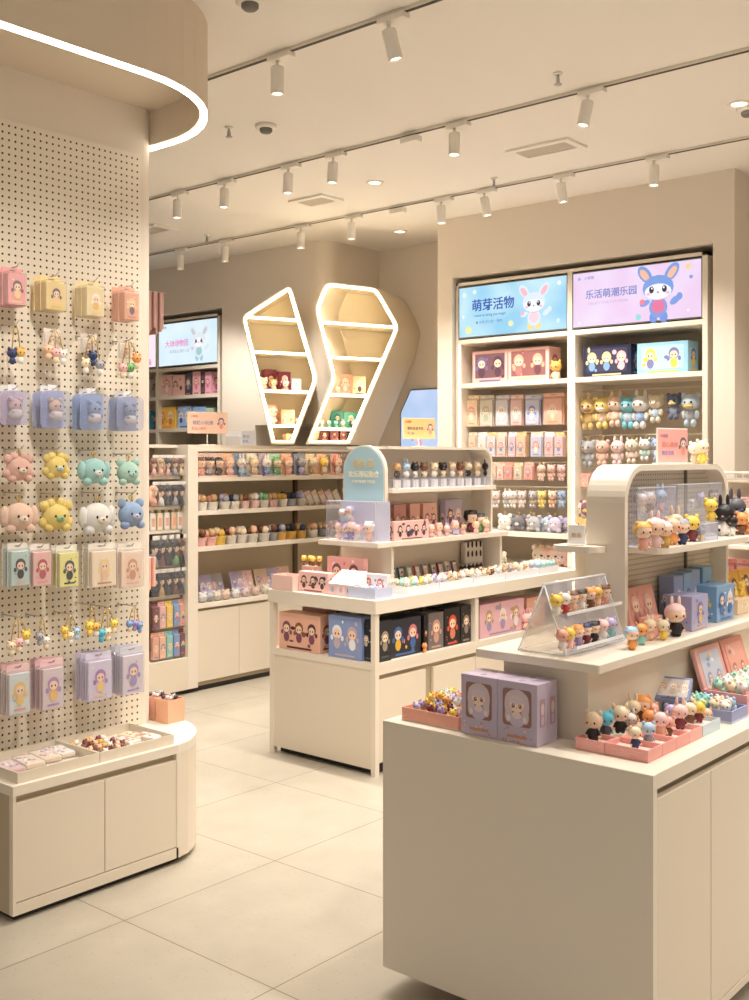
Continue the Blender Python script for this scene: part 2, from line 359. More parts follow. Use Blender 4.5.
# --- left cabinet under the pegboard
CZ = .44
x0 = Xy(13, 3.13); xs = Xy(181, 3.13); xd0 = Xy(16, 3.13); xd1 = Xy(105.5, 3.13)
lc = thing('storage_cabinet', 'low cream storage cabinet with rounded end under the pegboard', 'cabinet', (x0, 3.13, 0))
def D_(x0, x1, y0, y1, seg=8):
    k = (y0 - 3.13); m_ = k
    pts = [(x1 - .012, y0), (x1 + .045, 3.142 + m_), (x1 + .09, 3.168 + m_), (x1 + .135, 3.205 + m_), (x1 + .175, 3.25 + m_), (x1 + .21, 3.305 + m_), (x1 + .235, 3.365 + m_), (x1 + .246 - m_, 3.43), (x1 + .25 - m_, 3.52)]
    yb_ = y1; pts += [(x1 + .25 - m_, yb_ - .25), (x1 + .235 - m_, yb_ - .17), (x1 + .20 - m_, yb_ - .10), (x1 + .14 - m_, yb_ - .04), (x1 + .06, yb_ - .006), (x1 - .01, yb_)]
    return [(x0, y0)] + pts + [(x0, y1)]
def loc_(poly): return [(x - x0, y - 3.13) for x, y in poly]
MB().prism(loc_(D_(x0, xs, 3.13, 3.97)), .408, CZ, LAM, smooth=False).build('worktop', lc)
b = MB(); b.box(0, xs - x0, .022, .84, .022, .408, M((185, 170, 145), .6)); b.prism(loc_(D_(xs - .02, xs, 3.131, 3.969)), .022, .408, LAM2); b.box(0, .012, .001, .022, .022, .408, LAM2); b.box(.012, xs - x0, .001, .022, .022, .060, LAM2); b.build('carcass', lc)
for a, c in ((xd0, xd1 - .0015), (xd1 + .0015, xs - .010)): MB().rbox(a - x0, c - x0, .003, .0215, .063, .384, LAM2, .0015).build('door', lc)
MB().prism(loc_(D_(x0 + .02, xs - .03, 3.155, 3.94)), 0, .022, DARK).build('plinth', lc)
pb = MB().box(-.55, Xy(140, PY), PY - .004, PY + .003, .445, Zy(140, 155, PY), peg_mat(.0254, .0042)).build('pegboard')
tag(pb, 'large cream pegboard panel full of small holes on the left partition', 'pegboard')
b = MB(); b.box(-.55, Xy(140, PY), PY + .161, PY + .168, .445, 2.4, peg_mat(.0254, .0036)); tag(b.build('pegboard'), 'rear pegboard panel on the hidden side of the left partition', 'pegboard')

# --- front counter
FX, FY0, FY1, FZ, FXE = 2.33, 1.13, 1.95, .76, 4.75
fc = thing('display_counter', 'large cream display counter in the right foreground', 'counter', (FX, FY0, 0))
L_, W_ = FXE - FX, FY1 - FY0
b = MB(); b.rbox(0, L_, 0, W_, FZ - .038, FZ, LAM, .0015, 1); b.build('worktop', fc)
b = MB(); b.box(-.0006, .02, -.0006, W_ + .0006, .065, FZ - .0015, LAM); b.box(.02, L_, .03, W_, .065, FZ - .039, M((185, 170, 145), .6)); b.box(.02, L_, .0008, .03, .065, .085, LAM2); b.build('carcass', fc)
dx = [Xy(653.5, FY0) - FX + .022, Xy(712, FY0) - FX]; st = dx[1] - dx[0]; cur = dx[0]
while cur < L_ - .1:
    MB().rbox(cur + .001, min(cur + st - .002, L_), .002, .022, .088, FZ - .062, LAM2, .0015).build('door', fc); cur += st
MB().box(.16, L_ - .04, .12, W_ - .12, .0, .066, M((200, 190, 172), .6)).build('plinth', fc)
b = MB(); b.box(2.49 - FX, L_, 1.39 - FY0, 1.65 - FY0, FZ, .952, LAM2); b.build('riser', fc)
b = MB(); b.rbox(2.44 - FX, L_, 1.33 - FY0, 1.71 - FY0, .952, .976, LAM, .002, 1); b.build('upper_shelf', fc)
RZ = .9765
def archband(x0, x1, h, r, t, seg=10, left=1):
    o_ = [(x0, 0)] if left else [(x0, h - t)]
    o = [(x1, 0)] + [(x1 - r + r * math.cos(R(a)), h - r + r * math.sin(R(a))) for a in [90 * i / seg for i in range(seg + 1)]]
    if left: o += [(x0 + r + r * math.cos(R(a)), h - r + r * math.sin(R(a))) for a in [90 + 90 * i / seg for i in range(seg + 1)]] + [(x0, 0), (x0 + t, 0)]
    else: o += [(x0, h), (x0, h - t)]
    q = r - t
    if left: o += [(x0 + r + q * math.cos(R(a)), h - r + q * math.sin(R(a))) for a in [180 - 90 * i / seg for i in range(seg + 1)]]
    o += [(x1 - r + q * math.cos(R(a)), h - r + q * math.sin(R(a))) for a in [90 - 90 * i / seg for i in range(seg + 1)]] + [(x1 - t, 0)]
    return o
ar = thing('arched_display_frame', 'cream arched display frame with pegboard back standing on the foreground counter', 'display stand', (2.83, 1.46, RZ))
AW, AH, AD = .75, 1.48 - RZ, .125
o_ = rr(0, AW, 0, AH, .11, 10, (0, 0, 1, 1)); i_ = rr(.018, AW - .018, 0, AH - .018, .095, 10, (0, 0, 1, 1))
MB().prism(archband(0, AW, AH, .11, .018), 0, AD, LAM, 'y').build('frame', ar)
MB().prism(rr(.018, AW - .018, .001, AH - .018, .094, 10, (0, 0, 1, 1)), AD * .45, AD * .55, peg_mat(.016, .0026, (0, 2), (222, 208, 186)), 'y').build('back_panel', ar)
MB().box(.52, .528, AD * .38, AD * .44, .001, AH - .02, M((120, 105, 85), .5)).build('slotted_upright', ar)
SZ = 1.243
b = MB(); b.prism(rr(2.852 - 2.83, 3.95 - 2.83, 1.35 - 1.46, 1.668 - 1.46, .045, 6, (1, 0, 0, 1)), SZ - .018 - RZ, SZ - RZ, LAM); b.prism(rr(2.76 - 2.83, 2.852 - 2.83, 1.52 - 1.46, 1.668 - 1.46, .03, 6, (1, 0, 0, 1)), SZ - .018 - RZ, SZ - RZ, LAM)
b.build('shelf', ar)

# --- middle island
IX, IY0, IY1, IZ, IXE = 3.85, 3.27, 3.98, .83, 5.70
il = thing('island_counter', 'long cream island counter in the middle with an open box shelf below its top', 'counter', (IX, IY0, 0))
W_ = IY1 - IY0; L_ = IXE - IX
MB().rbox(-.008, L_, -.008, W_ + .008, IZ - .066, IZ, LAM, .0015, 1).build('worktop', il)
MB().box(0, L_, 0, W_, .50, .53, LAM).build('shelf', il)
b = MB()
xdv = [0, Xy(475.5, IY0) - IX, Xy(558, IY0) - IX]
for x in xdv:
    for ya_ in (0, W_ - .028): MB().box(x, x + .028, ya_, ya_ + .028, .53, IZ - .066, LAM).build('post', il)
MB().box(xdv[1], xdv[1] + .028, .0285, W_ * .5, .53, IZ - .066, LAM).build('divider', il)
b = MB(); b.box(.30, L_, W_ * .5, W_ * .5 + .02, .53, IZ - .066, LAM2); b.build('back_panel', il)
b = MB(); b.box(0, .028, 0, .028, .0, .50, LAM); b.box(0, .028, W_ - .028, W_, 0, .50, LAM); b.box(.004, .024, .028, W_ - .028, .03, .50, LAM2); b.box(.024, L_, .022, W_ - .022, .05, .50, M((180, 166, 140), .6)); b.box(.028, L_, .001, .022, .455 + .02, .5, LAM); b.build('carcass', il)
cur = .03
for x in (.03 + .0, Xy(434, IY0) - IX, Xy(476, IY0) - IX, Xy(520, IY0) - IX):
    MB().rbox(x + .001, x + .001 + .36, .003, .0215, .06, .452, LAM2, .0015).build('door', il) if x + .36 < L_ else None
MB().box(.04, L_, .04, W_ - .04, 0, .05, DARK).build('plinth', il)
BZ = 1.083
us = thing('tiered_display_shelf', 'white two tier display shelf with a blue arched end standing on the island counter', 'display shelf', (4.01, 3.39, IZ))
def U(x): return x - 4.01
def V(y): return y - 3.39
MB().box(0, U(5.16), 0, .40, BZ - .024 - IZ, BZ - IZ, LAM).build('lower_shelf', us)
for x in (4.15, 5.12): MB().box(U(x), U(x) + .02, .03, .37, .0005, BZ - .024 - IZ, LAM).build('side_panel', us)
MB().box(U(4.17), U(5.12), V(3.59), V(3.60), .0005, BZ - .024 - IZ, LAM2).build('back_panel', us)
MB().prism(rr(V(3.45), V(3.73), BZ - IZ, 1.566 - IZ, .139, 12, (0, 0, 1, 1)), U(4.135), U(4.16), LAM, 'x').build('arched_end', us)
BLUE = M((176, 210, 224), .45)
fa = MB().prism(rr(V(3.458), V(3.722), BZ - IZ + .001, 1.558 - IZ, .131, 12, (0, 0, 1, 1)), U(4.1325), U(4.135), BLUE, 'x').build('sign_face', us, label='pale blue arched face with white lettering')
GOLD = M((240, 225, 175), .5)
for s_, sz, zz, mt, bo in (('泡泡 汤', .044, 1.455, M((225, 205, 150), .5), .02), ('欢乐潮玩集合', .034, 1.405, M((248, 240, 214), .5), .02), ('POP PLAY TOYS', .022, 1.372, M((248, 240, 214), .5), .01)):
    tx = text(s_, sz, mt, 'CENTER', bo); mm = T((U(4.1315), V(3.59), zz - IZ)) @ ROT(-90, 'Z'); m2 = MB().join(tx, mm); m2.build('lettering', fa)
MB().prism([(x, z + BZ - IZ) for x, z in archband(U(4.16), U(5.09), 1.56 - BZ, .09, .015, 8, 0)], V(3.45), V(3.73), LAM, 'y').build('frame', us)
MB().prism(rr(U(4.16), U(5.075), BZ - IZ, 1.545 - IZ, .078, 8, (0, 0, 1, 0)), V(3.585), V(3.595), M((226, 216, 205), .5), 'y').build('back_panel', us)
MZ = 1.342
MB().box(U(4.16), U(5.08), V(3.42), V(3.76), MZ - .018 - IZ, MZ - IZ, LAM).build('middle_shelf', us)

# --- back shelf unit (left background)
GY = 5.33; GD = .38
gx0 = Xy(188, GY); gx1 = Xy(198, GY); GXE = 6.245
GS = [.561, .923, 1.157, 1.374]; GT = 1.585
gd = thing('back_shelf_unit', 'cream shelf unit with lower cupboards in the left background', 'shelf unit', (gx0, GY, 0))
def G(x): return x - gx0
MB().box(0, gx1 - gx0, .0, GD, .03, GT, LAM).build('end_panel', gd)
MB().box(gx1 - gx0, G(GXE), GD - .02, GD, .05, GT - .03, M((212, 198, 174), .7)).build('back_panel', gd)
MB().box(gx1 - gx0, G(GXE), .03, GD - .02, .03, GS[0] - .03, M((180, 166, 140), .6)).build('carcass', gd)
for z in GS: MB().box(gx1 - gx0 + .0005, G(GXE), .0 if z == GS[0] else .03, GD - .021, z - .028, z, LAM).build('shelf', gd)
MB().box(gx1 - gx0, G(GXE), 0, GD, GT - .026, GT, LAM).build('top_board', gd)
MB().box(gx1 - gx0 + .01, G(GXE) - .02, .008, .020, GT - .034, GT - .0265, emis((255, 236, 205), 9.0)).build('light_strip', gd); MB().box(gx1 - gx0, G(GXE), 0, .005, GT - .042, GT - .0262, LAM).build('added_lip', gd)  # strip added to brighten the top row, lip added to hide it
u = Xy(292.5, GY + .36); MB().box(G(u), G(u) + .03, GD - .045, GD - .021, GS[0], GT - .03, M((120, 102, 80), .6)).build('slotted_upright', gd)
cur = gx1 - gx0; st = Xy(240, GY) - gx1
while cur + st < G(GXE): MB().rbox(cur + .0015, cur + st - .0015, .008, .0285, .06, .515, LAM2, .0015).build('door', gd); cur += st
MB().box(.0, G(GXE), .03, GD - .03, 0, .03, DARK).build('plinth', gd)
# narrow hanging bay beside it
HS = [.237, .632, .819, 1.046, 1.195, 1.386]
hb = thing('hanging_bay', 'narrow shelf bay of hanging packs between the pegboard column and back shelf unit', 'shelf unit', (gx0 - .62, GY, 0))
HL = .6195
MB().box(0, HL, GD - .03, GD, .05, GT - .02, M((190, 174, 148), .7)).build('back_panel', hb)
MB().box(0, HL, 0, GD - .031, .03, .232, LAM2).build('base', hb)
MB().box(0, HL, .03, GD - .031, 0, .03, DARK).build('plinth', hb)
MB().box(0, HL, .10, GD, GT - .02, GT, LAM).build('top_board', hb)
for z in HS:
    s_ = MB().box(0, HL, .06, GD - .031, z - .02, z, LAM).build('shelf', hb)
    if z > .3: MB().prism([(.06, z), (.06, z - .022), (.12, z - .03), (.22, z - .085), (GD - .032, z - .10), (GD - .032, z)], HL - .012, HL - .0005, LAM, 'x').build('bracket', hb)
MB().box(0, .02, .1, GD, .05, GT - .02, LAM).build('end_panel', hb)

# --- lettered light panels and tall wall units
def screen(parent, x0, x1, z0, z1, y, bg, strength):
    b = MB().box(x0, x1, y, y + .02, z0, z1, M((120, 118, 116), .4)); o = b.build('screen_frame', parent)
    s = MB().box(x0 + .006, x1 - .006, y - .002, y - .0002, z0 + .006, z1 - .006, bg); return s.build('lit_panel', o)
def gradlit(c1, c2, s, ax=0, lo=0, hi=1):
    m = bpy.data.materials.new('lit_print'); m.use_nodes = True; n = m.node_tree.nodes; l = m.node_tree.links; b = n['Principled BSDF']
    b.inputs['Base Color'].default_value = (.02, .02, .02, 1); b.inputs['Roughness'].default_value = .3
    g = n.new('ShaderNodeTexCoord'); ns = n.new('ShaderNodeTexNoise'); ns.inputs['Scale'].default_value = 4; ns.inputs['Detail'].default_value = 1; l.new(g.outputs['Object'], ns.inputs['Vector'])
    mr = n.new('ShaderNodeMapRange'); mr.inputs[1].default_value = .35; mr.inputs[2].default_value = .65; l.new(ns.outputs[0], mr.inputs[0])
    mx = n.new('ShaderNodeMix'); mx.data_type = 'RGBA'; l.new(mr.outputs[0], mx.inputs[0]); mx.inputs[6].default_value = lin(c1); mx.inputs[7].default_value = lin(c2)
    l.new(mx.outputs[2], b.inputs['Emission Color']); b.inputs['Emission Strength'].default_value = s; return m
def E_(c, s=1.0): return emis(c, s)
def critter(mb, cx, cz, h, y, body, inner, cloth, accent, foot):
    # generic big-eared cartoon animal printed on a lit panel; h = height
    e = .0006; u = h / 2.0
    def el(x, z, rx, rz, k, c, a=0):
        pts = []
        for j in range(16):
            t = 2 * math.pi * j / 16; px_, pz_ = rx * math.cos(t), rz * math.sin(t); pts.append((cx + (x + px_ * math.cos(R(a)) - pz_ * math.sin(R(a))) * u, y - k * e, cz + (z + px_ * math.sin(R(a)) + pz_ * math.cos(R(a))) * u))
        mb.add(pts, [list(range(16))], E_(c), False)
    for s in (-1, 1):
        el(.50 * s, .70, .21, .36, 1, body, -38 * s); el(.51 * s, .68, .12, .25, 2, inner, -38 * s)
    el(.62, -.28, .22, .12, 1, body, 35); el(.78, -.16, .11, .13, 2, body)
    el(-.5, -.30, .2, .1, 1, body, 20); el(-.6, -.25, .1, .1, 2, accent)
    el(-.18, -.82, .15, .2, 2, foot); el(.2, -.82, .15, .2, 2, foot)
    el(0, -.48, .34, .36, 3, body); el(0, -.45, .25, .24, 4, cloth); el(.02, -.2, .2, .07, 5, accent)
    el(0, .2, .58, .44, 6, body); el(0, .06, .5, .28, 7, (245, 246, 252))
    for s in (-1, 1): el(.24 * s, .14, .09, .12, 8, (35, 40, 70)); el(.22 * s, .19, .03, .04, 9, (250, 250, 255)); el(.36 * s, 0, .08, .05, 8, (245, 190, 205))
    el(0, .04, .035, .025, 9, (60, 60, 90))
def dots(mb, y, items):
    for x, z, r, c in items: mb.add([(x + r * math.cos(2 * math.pi * j / 12), y - .0006, z + r * math.sin(2 * math.pi * j / 12)) for j in range(12)], [list(range(12))], E_(c), False)
def wallunit(name, label, X, ya_, yb_, div, floor_z, top, shelves, mats):
    # local frame: x runs towards -Y of the room, front looks along -y(local) = -X(room)
    t = thing(name, label, 'shelf unit', (X, yb_, 0), -math.pi / 2); L = yb_ - ya_; dp = .40
    a = MB(); a.box(0, .018, 0, dp, floor_z, top, LAM); a.build('side_panel', t)
    a = MB(); a.box(L - .03, L, 0, dp, floor_z, top, LAM); a.build('side_panel', t)
    MB().box(0, L, 0, dp, top - .02, top, LAM).build('top_board', t); MB().box(.018, L - .03, dp - .02, dp, floor_z, top - .02, mats).build('back_panel', t)
    for d in div: MB().box(d - .016, d + .016, 0, dp - .02, floor_z, top - .02, LAM).build('divider', t)
    ed = [.018] + [v for d in div for v in (d - .016, d + .016)] + [L - .03]
    for i in range(0, len(ed), 2):
        for z in shelves[i // 2]: MB().box(ed[i], ed[i + 1], .0 , dp - .021, z - .028, z, LAM).build('shelf', t)
    return t, ed
WX = 5.73
wy0, wy1 = Yx(707.5, WX), Yx(456, WX); dv = wy1 - Yx(569.7, WX)
BACKW = M((196, 182, 162), .7)
wu, ed = wallunit('wall_shelf_unit', 'tall cream wall shelf unit with two lit signs above its bays', WX, wy0, wy1, [dv], .05, 2.645, [[.30, .62, 1.034, 1.985, 2.272], [.30, .62, 1.034, 1.985, 2.272]], BACKW)
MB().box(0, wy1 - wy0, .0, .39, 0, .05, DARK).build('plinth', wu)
for q in (ed[0], ed[2]): MB().box(q + .0005, q + .009, .006, .016, .62, 2.25, emis((255, 240, 214), 4.0)).build('light_strip', wu)
S1 = screen(wu, ed[0] + .002, ed[1] - .002, 2.282, 2.615, .004, gradlit((150, 210, 240), (200, 236, 248), 1.0), 1)
S2 = screen(wu, ed[2] + .002, ed[3] - .002, 2.282, 2.615, .004, gradlit((236, 205, 238), (240, 222, 248), 1.0), 1)
w1 = ed[1] - ed[0]; w2 = ed[3] - ed[2]; yS = .0015
b = MB(); critter(b, ed[0] + w1 * .71, 2.44, .285, yS, (225, 238, 250), (248, 190, 200), (248, 215, 225), (240, 190, 205), (250, 225, 150))
dots(b, yS, [(ed[0] + w1 * .06, 2.56, .018, (225, 245, 235)), (ed[0] + w1 * .16, 2.575, .014, (240, 250, 252)), (ed[0] + w1 * .10, 2.33, .026, (240, 240, 170)), (ed[0] + w1 * .50, 2.35, .02, (238, 240, 190)), (ed[0] + w1 * .93, 2.57, .014, (250, 250, 250)), (ed[0] + w1 * .05, 2.42, .010, (250, 250, 250)), (ed[0] + w1 * .92, 2.34, .014, (220, 244, 250))])
b.build('mascot_print', S1)
b = MB()
for q in (0, .0018): b.join(text('萌芽活物', .082, E_((60, 95, 180)), 'LEFT', .010), T((ed[0] + w1 * .13 + q, yS - q * .2, 2.455 + q * .5)))
b.build('lettering', S1)
b = MB(); b.join(text('I want to bring you magic', .024, E_((90, 130, 195)), 'LEFT', .008), T((ed[0] + w1 * .15, yS, 2.413))); b.join(text('● 全场 买三送一 限时', .021, E_((100, 140, 200)), 'LEFT', .0), T((ed[0] + w1 * .17, yS, 2.368))); b.build('lettering', S1)
b = MB(); critter(b, ed[2] + w2 * .68, 2.44, .33, yS, (125, 160, 228), (250, 190, 160), (230, 120, 160), (245, 130, 150), (120, 150, 225))
dots(b, yS, [(ed[2] + w2 * .90, 2.575, .016, (250, 215, 140)), (ed[2] + w2 * .92, 2.515, .011, (140, 160, 230)), (ed[2] + w2 * .06, 2.31, .008, (252, 250, 252)), (ed[2] + w2 * .53, 2.315, .018, (150, 220, 225)), (ed[2] + w2 * .06, 2.575, .010, (160, 180, 225)), (ed[2] + w2 * .90, 2.33, .009, (250, 235, 250))]); b.build('mascot_print', S2)
b = MB()
for q in (0, .0014): b.join(text('乐活萌潮乐园', .056, E_((130, 140, 200)), 'LEFT', .010), T((ed[2] + w2 * .11 + q, yS - q * .2, 2.455 + q * .5)))
b.join(text('小萌物', .022, E_((140, 150, 205))), T((ed[2] + w2 * .10, yS, 2.568))); b.build('lettering', S2)
b = MB(); b.join(text('COLLECT YOUR CUTE DREAM', .019, E_((205, 180, 215)), 'LEFT', .006), T((ed[2] + w2 * .13, yS, 2.415))); b.build('lettering', S2)

FXP = 5.68; fy0 = Yx(220, FXP); fdv = Yx(157, FXP)
fu, fe = wallunit('wall_shelf_unit', 'tall shelf unit with a lit white sign in the far left background', FXP, fy0, 8.95, [8.95 - fdv], .05, 2.645, [[1.74, 2.01, 2.25], [.62, 1.2, 1.57, 1.744, 2.013, 2.245]], BACKW)
S3 = screen(fu, fe[2] + .002, fe[3] - .002, 2.258, 2.615, .004, gradlit((212, 236, 250), (228, 244, 252), 1.0), 1)
S4 = screen(fu, fe[0] + .002, fe[1] - .002, 2.26, 2.615, .004, gradlit((245, 228, 240), (250, 240, 246), 1.0), 1)
w3 = fe[3] - fe[2]; b = MB(); critter(b, fe[2] + w3 * .70, 2.425, .28, yS, (222, 232, 238), (205, 200, 205), (160, 205, 205), (225, 195, 195), (170, 205, 220)); b.build('mascot_print', S3)
b = MB(); b.join(text('大动动物团', .06, E_((232, 140, 195)), 'LEFT', .012), T((fe[2] + w3 * .12, yS, 2.42))); b.build('lettering', S3)
b = MB(); b.join(text('萌宠新品 限时上架', .03, E_((190, 190, 205))), T((fe[2] + w3 * .20, yS, 2.365))); b.join(text('小萌物', .026, E_((150, 160, 175))), T((fe[2] + w3 * .04, yS, 2.57))); b.build('lettering', S3)
b = MB(); b.join(text('新品', .05, E_((225, 90, 150)), 'LEFT', .012), T((fe[1] - .16, yS, 2.29))); b.build('lettering', S4)

# --- lit polygon niches
HXP = (FW + RT * .0237) * 7.5; HXN = (RT * .473 - FW * .881).normalized(); HXW = (RT * .881 + FW * .473).normalized(); HXD = (RT * .368 + FW * .93).normalized()
def hxuv(px, py):
    r = ray(px, py); t = HXN.dot(HXP) / HXN.dot(r); p = r * t; return (p - HXP).dot(HXW), max(p.z, .092) + 1.5
def rounded(poly, r, seg=4, skip=()):
    out = []; n = len(poly)
    for i, p in enumerate(poly):
        if i in skip: out.append(p); continue
        a = Vector(poly[i - 1]) - Vector(p); c = Vector(poly[(i + 1) % n]) - Vector(p); A = Vector(p) + a.normalized() * r; C_ = Vector(p) + c.normalized() * r
        for k in range(seg + 1): t = k / seg; q = A * (1 - t) ** 2 + Vector(p) * 2 * t * (1 - t) + C_ * t * t; out.append((q.x, q.y))
    return out
HEXW = M((226, 212, 184), .6); LED = emis((255, 236, 200), 11.0)
CAV = (FW * .999 - RT * .03).normalized(); LXD = (FW * .99 - RT * .072).normalized()
HXM = Matrix(((HXW.x, -HXN.x, 0, 0), (HXW.y, -HXN.y, 0, 0), (0, 0, 1, 0), (0, 0, 0, 1)))   # local x = along face, local y = into the box
def hexniche(name, label, pts, depth_out, shelves, skip, ed_=None):
    uv = [hxuv(*p) for p in pts]
    t = thing(name, label, 'lit shelf', (HXP.x, HXP.y, 0)); q = HXM.to_quaternion(); t.rotation_euler = q.to_euler()
    ed_ = ed_ or HXD; dl = Vector((ed_.dot(HXW), ed_.dot(-HXN), 0)); cv = Vector((CAV.dot(HXW), CAV.dot(-HXN), 0))
    out = rounded(uv, .05, 4, skip); cx = sum(p[0] for p in uv) / len(uv); cz = sum(p[1] for p in uv) / len(uv); n = len(out)
    # inset outline
    def inset(poly, d):
        r_ = []; m_ = len(poly); ar_ = sum(poly[i - 1][0] * poly[i][1] - poly[i][0] * poly[i - 1][1] for i in range(m_)); sg = 1 if ar_ > 0 else -1
        for i in range(m_):
            a = Vector(poly[i]) - Vector(poly[i - 1]); c = Vector(poly[(i + 1) % m_]) - Vector(poly[i]); na = Vector((-a.y, a.x)).normalized() * sg; nc = Vector((-c.y, c.x)).normalized() * sg
            bb = (na + nc).normalized(); r_.append((poly[i][0] + bb.x * d / max(.5, bb.dot(na)), poly[i][1] + bb.y * d / max(.5, bb.dot(na))))
        return r_
    inn = inset(out, .017); b = MB(); vs = []
    for (x, z) in out: vs.append((x, 0, z))
    for (x, z) in out: vs.append((x + dl.x * depth_out, dl.y * depth_out, z))
    f = [(i, (i + 1) % n, n + (i + 1) % n, n + i) for i in range(n)] + [list(range(n, 2 * n))]
    b.add(vs, f, M((214, 200, 176), .7)); b.ring(out, inn, 0, .004, HEXW, 'y'); b.build('casing', t)
    b = MB(); dp = .27; n2 = len(inn); vs = [(x, 0.002, z) for x, z in inn] + [(x + cv.x * dp, cv.y * dp, z) for x, z in inn]
    b.add(vs, [(i, (i + 1) % n2, n2 + (i + 1) % n2, n2 + i) for i in range(n2)] + [list(range(n2, 2 * n2))], HEXW); b.build('inner_box', t)
    b = MB(); b.tube([(x, .004, z) for x, z in inset(out, .019)], .010, LED, 8, True); b.build('light_strip', t)
    zs = []
    for px, py in shelves:
        z = hxuv(px, py)[1]; xs_ = []
        for i in range(n2):
            (xa, za), (xb, zb) = inn[i - 1], inn[i]
            if (za - z) * (zb - z) < 0: xs_.append(xa + (xb - xa) * (z - za) / (zb - za))
        a, c = min(xs_), max(xs_); q = (dp - .004); MB().prism([(a + .004, .012), (c - .004, .012), (c - .004 + cv.x * q, cv.y * q), (a + .004 + cv.x * q, cv.y * q)], z - .018, z, HEXW).build('shelf', t)
        MB().box(a + .01, c - .01, .004, .0115, z - .017, z - .003, LED).build('added_shelf_glow', t); zs.append(z)  # glowing strip added along each shelf front to brighten the niche inside
    return t, zs
HA, HAZ = hexniche('polygon_wall_niche', 'left lit polygon wall niche narrowing downward, pointed at its top', [(290.8, 284), (241, 316), (271.5, 447), (294, 447), (318.5, 379)], .85, [(272, 317), (280, 351.5), (285, 390), (285, 424.5)], (2, 3), LXD)
HB, HBZ = hexniche('polygon_wall_niche', 'right lit polygon wall niche with a flat top beside the wall recess', [(326, 281.5), (315, 309), (332, 378), (306, 447), (350, 447), (400, 327), (377.5, 287.5)], .52, [(357, 323), (357, 357), (350, 394), (335, 427.8)], (3, 4))

# --- hanging rack in the right background
rk = thing('pouch_rack', 'white wire topped rack of pink pouches behind the arched frame at the right edge', 'display rack', (5.0, 2.06, 0), -math.pi / 2)
MB().box(0, 1.3, .05, .09, .05, 1.40, M((205, 190, 172), .7)).build('back_panel', rk); MB().box(0, 1.3, -.15, .3, 0, .30, LAM2).build('base', rk)
b = MB()
for z in (1.40, 1.43): b.tube([(0, -.02, z), (1.3, -.02, z)], .006, CW)
for i in range(44): b.tube([(.01 + i * .03, -.02, 1.40), (.01 + i * .03, -.02, 1.43)], .002, CW, 5)
b.box(0, 1.3, -.03, .09, 1.385, 1.397, LAM); b.build('wire_rail', rk)
for z in (1.31, 1.02): MB().tube([(0, .0, z), (1.3, .0, z)], .005, CW).build('hanging_rail', rk)
MB().box(0, 1.3, -.14, .05, 1.08, 1.095, LAM).build('shelf', rk)
# ------------------------------------------------------------------ merchandise builders
CACHE = {}
SEEN = set()
def put(name, key, fn, label, cat, loc, rz=0.0, group=None, detail=True, s=1.0, rot=None):
    """first time builds the parts, afterwards copies them; fn() gives [(part name, MB, parent index or None)]"""
    label = ' '.join(label.split())
    if label in SEEN and not group: print('DUP', label)
    if not 4 <= len(label.split()) <= 16: print('LEN', len(label.split()), label)
    SEEN.add(label)
    k = (key, detail)
    if k not in CACHE:
        parts = fn()
        if not detail or len(parts) == 1:
            mb = MB()
            for p in parts: mb.join(p[1])
            CACHE[k] = [(None, mb.mesh(name), None)]
        else: CACHE[k] = [(p[0], p[1].mesh(p[0]), p[2]) for p in parts]
    ps = CACHE[k]
    if ps[0][0] is None:
        o = bpy.data.objects.new(name, ps[0][1]); COL.objects.link(o)
    else:
        o = bpy.data.objects.new(name, None); COL.objects.link(o); o.empty_display_size = .02; ch = []
        for nm_, me, pi in ps:
            c = bpy.data.objects.new(nm_, me); COL.objects.link(c); c.parent = o if pi is None else ch[pi]; ch.append(c)
    o.location = loc; o.scale = (s, s, s); o.rotation_euler = rot if rot else (0, 0, rz)
    return tag(o, label, cat, group)
SK = (250, 216, 190)
CN = {}
def col(name, rgb): CN[name] = rgb; return rgb
for n_, c_ in dict(white=(240, 236, 230), cream=(240, 222, 190), pink=(244, 190, 188), salmon=(240, 176, 156), peach=(248, 200, 170), yellow=(248, 212, 92), orange=(240, 162, 92), red=(200, 70, 70), brown=(120, 78, 55), tan=(205, 165, 120),
                   black=(34, 32, 34), grey=(165, 165, 172), lilac=(196, 184, 222), purple=(165, 146, 200), blue=(128, 162, 212), navy=(50, 62, 105), cyan=(90, 190, 215), teal=(148, 210, 205), green=(120, 180, 110), gold=(224, 178, 90), maroon=(120, 50, 62)).items(): col(n_, c_)
CN['pale blue'] = (180, 208, 232); CN['pale pink'] = (246, 208, 205); CN['grey blue'] = (135, 152, 185); CN['dark grey'] = (80, 78, 84); CN['mint'] = (170, 220, 200); CN['beige'] = (226, 200, 170)

